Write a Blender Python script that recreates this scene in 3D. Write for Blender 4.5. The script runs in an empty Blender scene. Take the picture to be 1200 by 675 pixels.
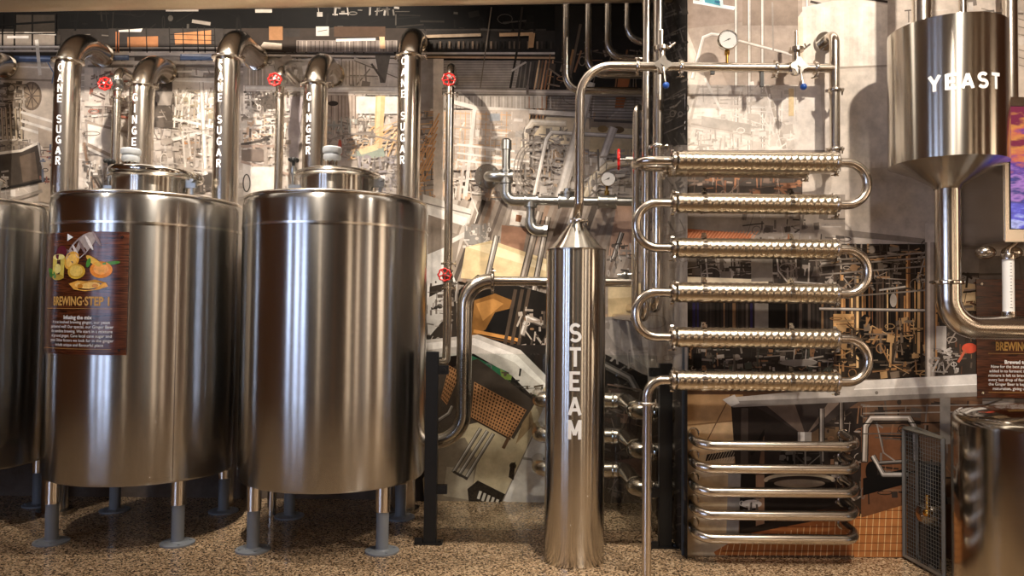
import bpy, bmesh, math, random
from mathutils import Vector, Matrix
PI = math.pi
SC = bpy.context.scene
COL = SC.collection
random.seed(7)

# ------------------------------------------------------------------ camera
FPX, EYE, PITCH, ROLL = 880.0, 1.55, math.radians(1.8), math.radians(0.6)
cam_f = Vector((0, math.cos(PITCH), math.sin(PITCH)))
cam_u0 = Vector((0, -math.sin(PITCH), math.cos(PITCH)))
cam_r = Vector((1, 0, 0)) * math.cos(ROLL) + cam_u0 * math.sin(ROLL)
cam_u = cam_u0 * math.cos(ROLL) - Vector((1, 0, 0)) * math.sin(ROLL)
CAM = Vector((0, 0, EYE))
cd = bpy.data.cameras.new('camera')
cd.sensor_width = 36; cd.lens = 36 * FPX / 1200; cd.clip_start = 0.05; cd.clip_end = 60
cam = bpy.data.objects.new('camera', cd); COL.objects.link(cam)
m = Matrix.Identity(4)
for i in range(3):
    m[i][0] = cam_r[i]; m[i][1] = cam_u[i]; m[i][2] = -cam_f[i]; m[i][3] = CAM[i]
cam.matrix_world = m
SC.camera = cam

def ray(px, py): return cam_f + cam_r * ((px - 600) / FPX) - cam_u * ((py - 337.5) / FPX)
def P(px, py, D):            # a place measured off the photograph, at distance D down the room
    d = ray(px, py); return CAM + d * (D / d.y)
def PX(px, py, X):
    d = ray(px, py); return CAM + d * (X / d.x)

# ------------------------------------------------------------------ render look, world, lights
SC.view_settings.view_transform = 'Standard'
SC.view_settings.look = 'None'
SC.view_settings.exposure = 0.08
SC.view_settings.gamma = 1.0
SC.view_settings.use_curve_mapping = False
w = bpy.data.worlds.new('world'); SC.world = w; w.use_nodes = True
w.node_tree.nodes['Background'].inputs[0].default_value = (0.9, 0.75, 0.6, 1)
w.node_tree.nodes['Background'].inputs[1].default_value = 0.012

def spot(name, loc, target, power, size=100, blend=0.6, rad=0.05, col=(1, 0.86, 0.70)):
    l = bpy.data.lights.new(name, 'SPOT'); l.energy = power; l.color = col
    l.spot_size = math.radians(size); l.spot_blend = blend; l.shadow_soft_size = rad
    o = bpy.data.objects.new(name, l); COL.objects.link(o); o.location = loc
    o.rotation_euler = (Vector(target) - Vector(loc)).to_track_quat('-Z', 'Y').to_euler()
    return o
def area(name, loc, target, sx, sy, power, col):
    l = bpy.data.lights.new(name, 'AREA'); l.shape = 'RECTANGLE'; l.size = sx; l.size_y = sy
    l.energy = power; l.color = col
    o = bpy.data.objects.new(name, l); COL.objects.link(o); o.location = loc
    o.rotation_euler = (Vector(target) - Vector(loc)).to_track_quat('-Z', 'Y').to_euler()
    return o
LC = (1, 0.88, 0.74)
spot('spot_light', (-1.7, 3.7, 4.5), (-1.8, 6.2, 2.55), 560, 84, 0.5, col=LC)
spot('spot_light', (-1.9, 4.75, 4.55), (-1.9, 4.55, 0), 260, 104, 0.5, col=LC)
spot('spot_light', (2.35, 2.5, 4.4), (2.1, 4.9, 2.0), 360, 92, col=LC)
spot('spot_light', (1.7, 1.9, 4.45), (1.9, 4.87, 0.6), 330, 50, 0.8, col=LC)  # added spot, brightens the lower mural on the forward wall
spot('spot_light', (0.4, 4.1, 4.5), (0.1, 6.1, 0.7), 240, 56, 0.8, col=LC)  # added spot, lifts the lower part of the recessed mural
spot('spot_light', (0.6, 3.3, 4.5), (0.6, 5.3, 1.0), 200, 66, col=LC)  # added soft spot for the floor and steam column
spot('spot_light', (-3.9, 3.7, 4.5), (-3.7, 6.2, 2.5), 240, 84, col=LC)
area('reflection_strip_light', (-0.8, 4.7, 4.64), (-0.8, 4.3, 0), 8, .5, 36, (1, 0.88, 0.74))  # unseen strip, added so pipe elbows catch a bright reflection
area('front_fill_light', (0, -1.5, 4.4), (0, -1.2, 0), 7, 3, 10, (1, 0.84, 0.68))  # unseen soft fill, added in front of the mural

# ------------------------------------------------------------------ materials
def lin(c):
    if isinstance(c, str):
        c = tuple(int(c[i:i + 2], 16) for i in (0, 2, 4))
    o = []
    for v in c[:3]:
        v = v / 255.0
        o.append(v / 12.92 if v <= 0.04045 else ((v + 0.055) / 1.055) ** 2.4)
    return (o[0], o[1], o[2], 1.0)
MATS = {}
def new_mat(name):
    mt = bpy.data.materials.new(name); mt.use_nodes = True
    MATS[name] = mt
    return mt, mt.node_tree, mt.node_tree.nodes['Principled BSDF']
def node(nt, t, **kw):
    n = nt.nodes.new(t)
    for k, v in kw.items(): setattr(n, k, v)
    return n
def plain(name, col, rough=0.5, metal=0.0, emit=None, estr=0.0, bump=0.0, bscale=60, alpha=1, trans=0, ior=1.45):
    mt, nt, b = new_mat(name)
    b.inputs['Base Color'].default_value = lin(col)
    b.inputs['Roughness'].default_value = rough
    b.inputs['Metallic'].default_value = metal
    b.inputs['IOR'].default_value = ior
    b.inputs['Transmission Weight'].default_value = trans
    if emit:
        b.inputs['Emission Color'].default_value = lin(emit); b.inputs['Emission Strength'].default_value = estr
    tc = node(nt, 'ShaderNodeTexCoord')
    nz = node(nt, 'ShaderNodeTexNoise'); nz.inputs['Scale'].default_value = bscale; nz.inputs['Detail'].default_value = 4
    nt.links.new(tc.outputs['Object'], nz.inputs['Vector'])
    if bump > 0:
        bp = node(nt, 'ShaderNodeBump'); bp.inputs['Strength'].default_value = bump; bp.inputs['Distance'].default_value = 0.004
        nt.links.new(nz.outputs['Fac'], bp.inputs['Height']); nt.links.new(bp.outputs['Normal'], b.inputs['Normal'])
    mr = node(nt, 'ShaderNodeMapRange')
    mr.inputs['To Min'].default_value = max(0.02, rough * 0.8); mr.inputs['To Max'].default_value = min(1, rough * 1.2)
    nt.links.new(nz.outputs['Fac'], mr.inputs['Value']); nt.links.new(mr.outputs['Result'], b.inputs['Roughness'])
    return mt
def steel(name, col='c9c3ba', rough=0.24, aniso=0.0, streak=None, wave=0.0, arot=0.0):
    """brushed stainless; streak gives the direction the grain is stretched along"""
    mt, nt, b = new_mat(name)
    b.inputs['Metallic'].default_value = 1
    b.inputs['Anisotropic'].default_value = aniso
    b.inputs['Anisotropic Rotation'].default_value = arot
    if aniso > 0:
        tg = node(nt, 'ShaderNodeTangent', direction_type='RADIAL', axis='Z')
        nt.links.new(tg.outputs['Tangent'], b.inputs['Tangent'])
    tc = node(nt, 'ShaderNodeTexCoord'); mp = node(nt, 'ShaderNodeMapping')
    mp.inputs['Scale'].default_value = streak or (8, 8, 8)
    nz = node(nt, 'ShaderNodeTexNoise'); nz.inputs['Scale'].default_value = 6; nz.inputs['Detail'].default_value = 5
    nt.links.new(tc.outputs['Object'], mp.inputs['Vector']); nt.links.new(mp.outputs['Vector'], nz.inputs['Vector'])
    rr = node(nt, 'ShaderNodeMapRange')
    rr.inputs['To Min'].default_value = rough * 0.9; rr.inputs['To Max'].default_value = rough * 1.12
    nt.links.new(nz.outputs['Fac'], rr.inputs['Value']); nt.links.new(rr.outputs['Result'], b.inputs['Roughness'])
    cr = node(nt, 'ShaderNodeMix', data_type='RGBA')
    c = lin(col)
    cr.inputs[6].default_value = (c[0] * 0.86, c[1] * 0.85, c[2] * 0.84, 1); cr.inputs[7].default_value = c
    nt.links.new(nz.outputs['Fac'], cr.inputs[0]); nt.links.new(cr.outputs[2], b.inputs['Base Color'])
    if wave > 0:
        n2 = node(nt, 'ShaderNodeTexNoise'); n2.inputs['Scale'].default_value = 2.2; n2.inputs['Detail'].default_value = 1
        m2 = node(nt, 'ShaderNodeMapping'); m2.inputs['Scale'].default_value = (1.6, 1.6, 0.5)
        nt.links.new(tc.outputs['Object'], m2.inputs['Vector']); nt.links.new(m2.outputs['Vector'], n2.inputs['Vector'])
        bp = node(nt, 'ShaderNodeBump'); bp.inputs['Strength'].default_value = wave; bp.inputs['Distance'].default_value = 0.03
        nt.links.new(n2.outputs['Fac'], bp.inputs['Height']); nt.links.new(bp.outputs['Normal'], b.inputs['Normal'])
    return mt
M_TANK = steel('tank_steel', 'bfbdb9', 0.235, 0.92, (.8, .8, .12), 0.0, 0.25)
M_VESSEL = steel('vessel_steel', 'cac5bc', 0.215, 0.93, (.8, .8, .12), 0.0, 0.25)
M_STEEL = steel('pipe_steel', 'd8d0c5', 0.22)
M_STEELD = steel('dull_pipe_steel', 'a8a096', 0.26)
M_HOSE = steel('braided_steel', 'd6cbb8', 0.24)
M_GALV = steel('galvanised_iron', 'b2b2ae', 0.32)
M_POLISH = steel('polished_steel', 'd8d4cc', 0.10)
M_PLATE = steel('satin_plate', 'dedad2', 0.22)
M_KETTLE = steel('kettle_steel', 'bfb8ab', 0.15)
M_GUARD = plain('zinc_wire', '77736a', 0.5, 0.6)
M_BEAM = steel('duct_steel', 'd8c4a8', 0.42)
M_GREY = plain('grey_painted_metal', '7d8288', 0.45)
M_PALE = plain('pale_grey_cap', 'a4a8ac', 0.4)
M_BLACK = plain('black_painted_metal', '121212', 0.42)
M_RUBBER = plain('black_plastic', '0c0c0c', 0.5)
M_RED = plain('red_enamel', 'd0201a', 0.35)
M_BLUE = plain('blue_plastic', '1e4c9c', 0.3)
M_WHITE = plain('white_lettering', 'f4f2ee', 0.5)
M_GOLD = plain('gold_lettering', 'd3a353', 0.6)
M_GAUGEF = plain('white_gauge_face', 'c4c0bc', 0.5)
M_BRASS = steel('brass', 'c79a4c', 0.25)
M_TRIM = plain('dark_trim_metal', '4d545c', 0.4)
M_CEIL = plain('brown_ceiling_paint', 'a8957f', 0.9, bump=0.2)
M_DARKWALL = plain('dark_wall_paint', '3a2e25', 0.85, bump=0.2)
M_WOODWALL = plain('timber_panel', '8a5a34', 0.6, bump=0.3, bscale=14)
M_TILE = plain('orange_plastic', 'e2a045', 0.5)
M_WINDOW = plain('daylight_pane', 'cfe0ff', 0.3, emit='c4d8ff', estr=9.5)
M_GLOW = plain('warm_glow_panel', 'ffe0b8', 0.3, emit='ffe2c0', estr=3.6)  # glow of the unseen panels added for warm streaks in the steel

def glass_mat():
    mt, nt, b = new_mat('clear_glass')
    nt.nodes.remove(b)
    out = nt.nodes['Material Output']
    tr = node(nt, 'ShaderNodeBsdfTransparent'); tr.inputs[0].default_value = (0.93, 0.95, 0.94, 1)
    gl = node(nt, 'ShaderNodeBsdfGlossy'); gl.inputs['Roughness'].default_value = 0.02
    fr = node(nt, 'ShaderNodeFresnel'); fr.inputs[0].default_value = 1.5
    mx = node(nt, 'ShaderNodeMixShader')
    nt.links.new(fr.outputs[0], mx.inputs[0]); nt.links.new(tr.outputs[0], mx.inputs[1]); nt.links.new(gl.outputs[0], mx.inputs[2])
    nt.links.new(mx.outputs[0], out.inputs['Surface'])
    return mt
M_GLASS = glass_mat()

def floor_mat():
    mt, nt, b = new_mat('polished_terrazzo')
    tc = node(nt, 'ShaderNodeTexCoord')
    v1 = node(nt, 'ShaderNodeTexVoronoi'); v1.inputs['Scale'].default_value = 92
    v2 = node(nt, 'ShaderNodeTexVoronoi'); v2.inputs['Scale'].default_value = 150
    nz = node(nt, 'ShaderNodeTexNoise'); nz.inputs['Scale'].default_value = 1.3
    for n in (v1, v2, nz): nt.links.new(tc.outputs['Object'], n.inputs['Vector'])
    r1 = node(nt, 'ShaderNodeValToRGB'); r1.color_ramp.interpolation = 'CONSTANT'
    els = [(0, '4a3c30'), (0.14, 'a38a6c'), (0.40, 'bfa384'), (0.62, '8f7759'), (0.76, 'cdb595'), (0.92, '5c4a3a')]
    e = r1.color_ramp.elements
    e[0].position = 0; e[0].color = lin(els[0][1]); e[1].position = els[1][0]; e[1].color = lin(els[1][1])
    for p_, c_ in els[2:]:
        k = e.new(p_); k.color = lin(c_)
    sp = node(nt, 'ShaderNodeSeparateColor'); nt.links.new(v1.outputs['Color'], sp.inputs[0]); nt.links.new(sp.outputs[0], r1.inputs[0])
    sp2 = node(nt, 'ShaderNodeSeparateColor'); nt.links.new(v2.outputs['Color'], sp2.inputs[0])
    gt = node(nt, 'ShaderNodeMath', operation='GREATER_THAN'); gt.inputs[1].default_value = 0.86; nt.links.new(sp2.outputs[1], gt.inputs[0])
    mx = node(nt, 'ShaderNodeMix', data_type='RGBA'); nt.links.new(gt.outputs[0], mx.inputs[0]); nt.links.new(r1.outputs[0], mx.inputs[6])
    mx.inputs[7].default_value = lin('3a2b1f')
    nt.links.new(mx.outputs[2], b.inputs['Base Color'])
    mr = node(nt, 'ShaderNodeMapRange'); mr.inputs['To Min'].default_value = 0.10; mr.inputs['To Max'].default_value = 0.24
    nt.links.new(nz.outputs['Fac'], mr.inputs['Value']); nt.links.new(mr.outputs['Result'], b.inputs['Roughness'])
    return mt
M_FLOOR = floor_mat()

def print_mat(name, noise_scale=9, amt=0.25, rough=0.6):
    """photographic print: colour attribute of the flat shapes, broken by fine procedural grain"""
    mt, nt, b = new_mat(name)
    at = node(nt, 'ShaderNodeAttribute', attribute_name='ink')
    tc = node(nt, 'ShaderNodeTexCoord')
    nz = node(nt, 'ShaderNodeTexNoise'); nz.inputs['Scale'].default_value = noise_scale; nz.inputs['Detail'].default_value = 9; nz.inputs['Roughness'].default_value = 0.65
    nt.links.new(tc.outputs['Object'], nz.inputs['Vector'])
    mr = node(nt, 'ShaderNodeMapRange'); mr.inputs['From Min'].default_value = 0.3; mr.inputs['From Max'].default_value = 0.7
    mr.inputs['To Min'].default_value = 1 - amt; mr.inputs['To Max'].default_value = 1 + amt
    nt.links.new(nz.outputs['Fac'], mr.inputs['Value'])
    vm = node(nt, 'ShaderNodeVectorMath', operation='SCALE')
    nt.links.new(at.outputs['Color'], vm.inputs[0]); nt.links.new(mr.outputs['Result'], vm.inputs['Scale'])
    nt.links.new(vm.outputs['Vector'], b.inputs['Base Color'])
    b.inputs['Roughness'].default_value = rough
    b.inputs['Specular IOR Level'].default_value = 0.12
    return mt
M_PRINT = print_mat('mural_print')
M_SIGNPRINT = print_mat('sign_print', 40, 0.2, 0.18)
def wood_sign_mat():
    mt, nt, b = new_mat('printed_wood_boards')
    tc = node(nt, 'ShaderNodeTexCoord'); mp = node(nt, 'ShaderNodeMapping'); mp.inputs['Scale'].default_value = (3, 3, 40)
    nz = node(nt, 'ShaderNodeTexNoise'); nz.inputs['Scale'].default_value = 3; nz.inputs['Detail'].default_value = 6
    nt.links.new(tc.outputs['Object'], mp.inputs[0]); nt.links.new(mp.outputs[0], nz.inputs['Vector'])
    r = node(nt, 'ShaderNodeValToRGB'); r.color_ramp.elements[0].position = 0.3; r.color_ramp.elements[0].color = lin('1c0d07')
    r.color_ramp.elements[1].position = 0.72; r.color_ramp.elements[1].color = lin('6e3a22')
    nt.links.new(nz.outputs['Fac'], r.inputs[0]); nt.links.new(r.outputs[0], b.inputs['Base Color'])
    b.inputs['Roughness'].default_value = 0.2
    return mt
M_WOODSIGN = wood_sign_mat()

# ------------------------------------------------------------------ mesh builder
def perp(d):
    a = Vector((0, 0, 1)) if abs(d.z) < 0.9 else Vector((1, 0, 0))
    u = d.cross(a).normalized(); return u, d.cross(u).normalized()
class MB:
    def __init__(s): s.v = []; s.f = []; s.c = []
    def quad(s, *p):
        k = len(s.v); s.v += [Vector(q) for q in p]; s.f.append(list(range(k, k + len(p)))); return s
    def box(s, a, b, rot=None, piv=None):
        a = Vector(a); b = Vector(b); k = len(s.v)
        for z in (a.z, b.z):
            for y in (a.y, b.y):
                for x in (a.x, b.x):
                    p = Vector((x, y, z))
                    if rot: p = rot @ (p - Vector(piv)) + Vector(piv)
                    s.v.append(p)
        for q in ((0, 2, 3, 1), (4, 5, 7, 6), (0, 1, 5, 4), (2, 6, 7, 3), (0, 4, 6, 2), (1, 3, 7, 5)): s.f.append([k + i for i in q])
        return s
    def rings(s, rs, cap0=True, cap1=True, closed=False):
        n = len(rs[0]); k = len(s.v)
        for r in rs: s.v += r
        m_ = len(rs)
        for i in range(m_ if closed else m_ - 1):
            i2 = (i + 1) % m_
            for j in range(n):
                j2 = (j + 1) % n
                s.f.append([k + i * n + j, k + i * n + j2, k + i2 * n + j2, k + i2 * n + j])
        if not closed:
            if cap0: s.f.append([k + j for j in reversed(range(n))])
            if cap1: s.f.append([k + (m_ - 1) * n + j for j in range(n)])
        return s
    def cyl(s, a, b, r, n=20, r2=None, cap=True):
        a = Vector(a); b = Vector(b); d = (b - a).normalized(); u, w_ = perp(d); r2 = r if r2 is None else r2
        A = [a + (u * math.cos(t) + w_ * math.sin(t)) * r for t in [2 * PI * j / n for j in range(n)]]
        B = [b + (u * math.cos(t) + w_ * math.sin(t)) * r2 for t in [2 * PI * j / n for j in range(n)]]
        return s.rings([A, B], cap, cap)
    def lathe(s, prof, org=(0, 0, 0), ax=(0, 0, 1), n=48, cap=False):
        o = Vector(org); d = Vector(ax).normalized(); u, w_ = perp(d)
        rs = [[o + d * z + (u * math.cos(2 * PI * j / n) + w_ * math.sin(2 * PI * j / n)) * max(r, 1e-4) for j in range(n)] for r, z in prof]
        return s.rings(rs, cap, cap)
    def torus(s, c, ax, R, r, n=28, m_=10, arc=2 * PI, start=0):
        c = Vector(c); d = Vector(ax).normalized(); u, w_ = perp(d); rs = []
        full = abs(arc - 2 * PI) < 1e-6
        for i in range(n if full else n + 1):
            t = start + arc * i / n; e = u * math.cos(t) + w_ * math.sin(t)
            rs.append([c + e * (R + r * math.cos(2 * PI * j / m_)) + d * r * math.sin(2 * PI * j / m_) for j in range(m_)])
        return s.rings(rs, closed=full)
    def sph(s, c, r, n=16, sc=(1, 1, 1)):
        c = Vector(c); rs = []
        for i in range(1, n):
            a = PI * i / n
            rs.append([c + Vector((math.sin(a) * math.cos(2 * PI * j / n) * sc[0], math.sin(a) * math.sin(2 * PI * j / n) * sc[1], -math.cos(a) * sc[2])) * r for j in range(n)])
        return s.rings(rs)
    def sweep(s, pts, r, n=18, cap=True, rfun=None):
        pts = [Vector(p) for p in pts]; rs = []
        d = (pts[1] - pts[0]).normalized(); u, w_ = perp(d); L = 0
        for i, p in enumerate(pts):
            if i: L += (p - pts[i - 1]).length
            t = ((pts[min(i + 1, len(pts) - 1)] - pts[max(i - 1, 0)])).normalized()
            u = (u - t * u.dot(t)).normalized(); w_ = t.cross(u)
            rr = r
            rs.append([p + (u * math.cos(2 * PI * j / n) + w_ * math.sin(2 * PI * j / n)) * (rfun(L, 2 * PI * j / n) if rfun else rr) for j in range(n)])
        return s.rings(rs, cap, cap)
    def pipe(s, corners, r, bend=0.1, n=18, seg=9, cap=True):
        return s.sweep(fillet(corners, bend, seg), r, n, cap)
    def disc(s, c, ax, r, th=0.004, n=28):
        c = Vector(c); d = Vector(ax).normalized(); return s.cyl(c - d * th / 2, c + d * th / 2, r, n)
def fillet(c, bend, seg=9):
    c = [Vector(p) for p in c]; out = [c[0]]
    for i in range(1, len(c) - 1):
        a = (c[i - 1] - c[i]); b = (c[i + 1] - c[i]); la, lb = a.length, b.length; a.normalize(); b.normalize()
        ang = a.angle(b); bd = bend[i - 1] if isinstance(bend, (list, tuple)) else bend
        t = min(bd / math.tan(ang / 2), la * 0.499 if i > 1 else la * 0.98, lb * 0.499 if i < len(c) - 2 else lb * 0.98)
        R = t * math.tan(ang / 2); cen = c[i] + (a + b).normalized() * (R / math.sin(ang / 2))
        p0 = c[i] + a * t; p1 = c[i] + b * t; v0 = p0 - cen; v1 = p1 - cen; th = v0.angle(v1); axx = v0.cross(v1).normalized()
        for k in range(seg + 1): out.append(cen + Matrix.Rotation(th * k / seg, 3, axx) @ v0)
    out.append(c[-1]); return out

LOC = {}
def link_mesh(name, me, mat, parent, origin):
    o = bpy.data.objects.new(name, me); COL.objects.link(o)
    if mat: me.materials.append(mat)
    if parent is not None:
        o.parent = parent; o.location = Vector(origin) - LOC[parent.name]
    else: o.location = origin
    LOC[o.name] = Vector(origin)
    return o
def obj(name, mb, mat, parent=None, origin=None, smooth=38, label=None, bevel=0, fix=True):
    if origin is None: origin = LOC[parent.name] if parent is not None else Vector((0, 0, 0))
    origin = Vector(origin)
    me = bpy.data.meshes.new(name)
    me.from_pydata([tuple(p - origin) for p in mb.v], [], mb.f); me.update()
    bm = bmesh.new(); bm.from_mesh(me)
    if fix: bmesh.ops.recalc_face_normals(bm, faces=bm.faces)
    if bevel:
        bmesh.ops.remove_doubles(bm, verts=bm.verts, dist=1e-5)
        bmesh.ops.bevel(bm, geom=[e for e in bm.edges if len(e.link_faces) == 2 and e.calc_face_angle(0) > 0.6], offset=bevel, segments=2, affect='EDGES', clamp_overlap=True)
    bm.to_mesh(me); bm.free()
    if smooth:
        me.shade_smooth(); me.set_sharp_from_angle(angle=math.radians(smooth))
    o = link_mesh(name, me, mat, parent, origin)
    if label: o['label'] = label
    return o
def thing(name, loc, label, cat, group=None):
    o = bpy.data.objects.new(name, None); COL.objects.link(o); o.location = loc; o.empty_display_size = 0.1
    LOC[o.name] = Vector(loc); return tag(o, label, cat, group)
def tag(o, label, cat, group=None):
    o['label'] = label; o['category'] = cat
    if group: o['group'] = group
    return o
def struct(name, mb, mat, **kw):
    o = obj(name, mb, mat, **kw); o['kind'] = 'structure'; return o

def glyphs(txt, size, bold=0.0, space=1.0, align='CENTER', condense=1.0):
    cu = bpy.data.curves.new('t', 'FONT'); cu.body = txt; cu.size = size; cu.align_x = align; cu.align_y = 'CENTER'
    cu.offset = bold; cu.space_character = space; cu.resolution_u = 3; cu.extrude = 0
    ob = bpy.data.objects.new('t', cu); COL.objects.link(ob)
    dg = bpy.context.evaluated_depsgraph_get(); dg.update()
    me = bpy.data.meshes.new_from_object(ob.evaluated_get(dg))
    bm = bmesh.new(); bm.from_mesh(me)
    bpy.data.objects.remove(ob); bpy.data.curves.remove(cu); bpy.data.meshes.remove(me)
    for v in bm.verts: v.co.x *= condense
    return bm
def glyphs_to(mb, bm, fn, cuts=None):
    """lay flat glyph outlines (x,y) through fn(x,y) -> point; cuts slices them in x first so that they can follow a curve"""
    bmesh.ops.remove_doubles(bm, verts=bm.verts, dist=1e-6); bmesh.ops.triangulate(bm, faces=bm.faces)
    if cuts:
        xs = [v.co.x for v in bm.verts]
        if xs:
            x = min(xs) + cuts * .617
            while x < max(xs):
                bmesh.ops.bisect_plane(bm, geom=bm.verts[:] + bm.edges[:] + bm.faces[:], dist=1e-7, plane_co=(x, 0, 0), plane_no=(1, 0, 0)); x += cuts
    bmesh.ops.triangulate(bm, faces=bm.faces)
    k = len(mb.v); bm.verts.index_update()
    for v in bm.verts: mb.v.append(Vector(fn(v.co.x, v.co.y)))
    for f in bm.faces: mb.f.append([k + v.index for v in f.verts])
    bm.free()

def arc(cx, cy, rx, ry, a0, a1, n=10):
    return [(cx + rx * math.cos(math.radians(a0 + (a1 - a0) * i / n)), cy + ry * math.sin(math.radians(a0 + (a1 - a0) * i / n))) for i in range(n + 1)]
STROKES = {   # block capitals in a box 0.62 wide and 1 high (stroke centre lines)
    'C': [arc(.31, .5, .25, .42, 48, 312, 16)],
    'A': [[(.04, .0), (.31, .92)], [(.31, .92), (.58, .0)], [(.13, .27), (.49, .27)]],
    'N': [[(.08, 0), (.08, 1)], [(.08, .97), (.54, .03)], [(.54, 0), (.54, 1)]],
    'E': [[(.1, 0), (.1, 1)], [(.1, .08), (.56, .08)], [(.1, .5), (.5, .5)], [(.1, .92), (.56, .92)]],
    'S': [arc(.31, .705, .22, .215, 30, 255, 10) + arc(.31, .295, .235, .215, 75, -150, 10)],
    'U': [[(.09, 1), (.09, .33)] + arc(.31, .33, .22, .25, 180, 360, 8) + [(.53, .33), (.53, 1)]],
    'G': [arc(.31, .5, .25, .42, 48, 330, 16), [(.54, .05), (.54, .47)], [(.33, .43), (.60, .43)]],
    'R': [[(.1, 0), (.1, 1)], [(.1, .92), (.33, .92)] + arc(.33, .705, .19, .215, 90, -90, 8) + [(.1, .49)], [(.30, .48), (.55, .0)]],
    'I': [[(.31, 0), (.31, 1)]],
    'T': [[(.31, 0), (.31, 1)], [(.02, .92), (.60, .92)]],
    'M': [[(.05, 0), (.05, 1)], [(.07, .94), (.31, .22)], [(.31, .22), (.55, .94)], [(.57, 0), (.57, 1)]],
    'Y': [[(.05, 1), (.31, .46)], [(.57, 1), (.31, .46)], [(.31, .50), (.31, 0)]],
}
def stroke_text(mb, ch, h, cx, cy, fn, wd=.17, wide=1.0):
    for k, line in enumerate(STROKES[ch]):
        pts = [((x - .31) * h * wide + cx, (y - .5) * h + cy) for x, y in line]; dn = [pts[0]]
        for a, b in zip(pts, pts[1:]):
            n = max(1, int(math.dist(a, b) / .012))
            dn += [(a[0] + (b[0] - a[0]) * i / n, a[1] + (b[1] - a[1]) * i / n) for i in range(1, n + 1)]
        L = []
        for i, p in enumerate(dn):
            a, b = dn[max(i - 1, 0)], dn[min(i + 1, len(dn) - 1)]; d = math.dist(a, b); nx, ny = -(b[1] - a[1]) / d, (b[0] - a[0]) / d
            q = wd * h / 2; L.append((fn(p[0] + nx * q, p[1] + ny * q, k), fn(p[0] - nx * q, p[1] - ny * q, k)))
        for (a, b), (c, d) in zip(L, L[1:]): mb.quad(a, b, d, c)

# ------------------------------------------------------------------ room shell
WB, WR, XR = 6.20, 4.87, 1.122      # recessed back wall, forward wall, x of the return between them
H = 4.7
struct('floor', MB().box((-7, -6, -0.1), (6, 6.4, 0)), M_FLOOR, smooth=0)
struct('ceiling', MB().box((-7, -6, H), (6, 6.4, H + 0.1)), M_CEIL, smooth=0)
struct('wall_back', MB().box((-7, WB, 0), (XR, WB + 0.2, H)), M_DARKWALL, smooth=0)
struct('wall_back_right', MB().box((XR, WR, 0), (6, WB + 0.2, H)), M_DARKWALL, smooth=0)
struct('wall_left', MB().box((-7.2, -6, 0), (-7, 6.4, H)), M_WOODWALL, smooth=0)
struct('wall_right', MB().box((6, -6, 0), (6.2, 6.4, H)), M_WOODWALL, smooth=0)
mb = MB().box((-7, -6.2, 0), (6, -6, H))
struct('wall_front', mb, M_DARKWALL, smooth=0)
mb = MB()
for x0, x1 in ((-1.9, -1.1), (0.5, 1.5), (3.4, 4.2)): mb.box((x0, -6, 0), (x1, -5.94, 3.4))
struct('reflection_boards', mb, M_WOODWALL, smooth=0)  # unseen timber boards, added to make the steel reflections streaky
struct('window_1', MB().box((-6.9, -6, 1.0), (-5.9, -5.95, 3.3)), M_WINDOW, smooth=0)
struct('window_2', MB().box((-6.99, -4.4, 1.0), (-6.94, -3.0, 3.3)), M_WINDOW, smooth=0)
struct('window_3', MB().box((-6.99, -1.4, 1.0), (-6.94, -0.8, 3.3)), M_WINDOW, smooth=0)
struct('glow_panel_1', MB().box((3.5, -6, 1.0), (5.2, -5.95, 3.3)), M_GLOW, smooth=0)  # not a window: unseen glowing panel, added for the hopper's bright stripe
struct('glow_panel_2', MB().box((5.94, -4.4, 1.0), (5.99, -3.7, 3.3)), M_GLOW, smooth=0)  # unseen warm panel, added for a streak on the tanks' right half
struct('glow_panel_3', MB().box((5.94, -0.75, 1.0), (5.99, -0.2, 3.3)), M_GLOW, smooth=0)  # unseen warm panel, added for the pale stripe on the steam column
struct('glow_panel_4', MB().box((5.94, 1.7, 1.0), (5.99, 2.6, 3.3)), M_GLOW, smooth=0)  # unseen warm panel, added to brighten the hopper's right side
struct('glow_panel_5', MB().box((-2.6, -6, 1.0), (-2.3, -5.95, 3.3)), M_GLOW, smooth=0)  # narrow unseen warm panel, added as one more reflected streak
a = P(798, 440, WR - 0.01)
struct('trim_2', MB().box((XR - 0.012, WR - 0.008, 0), (XR + 0.022, WR + 0.03, 1.42)), M_TRIM, smooth=0)

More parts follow.
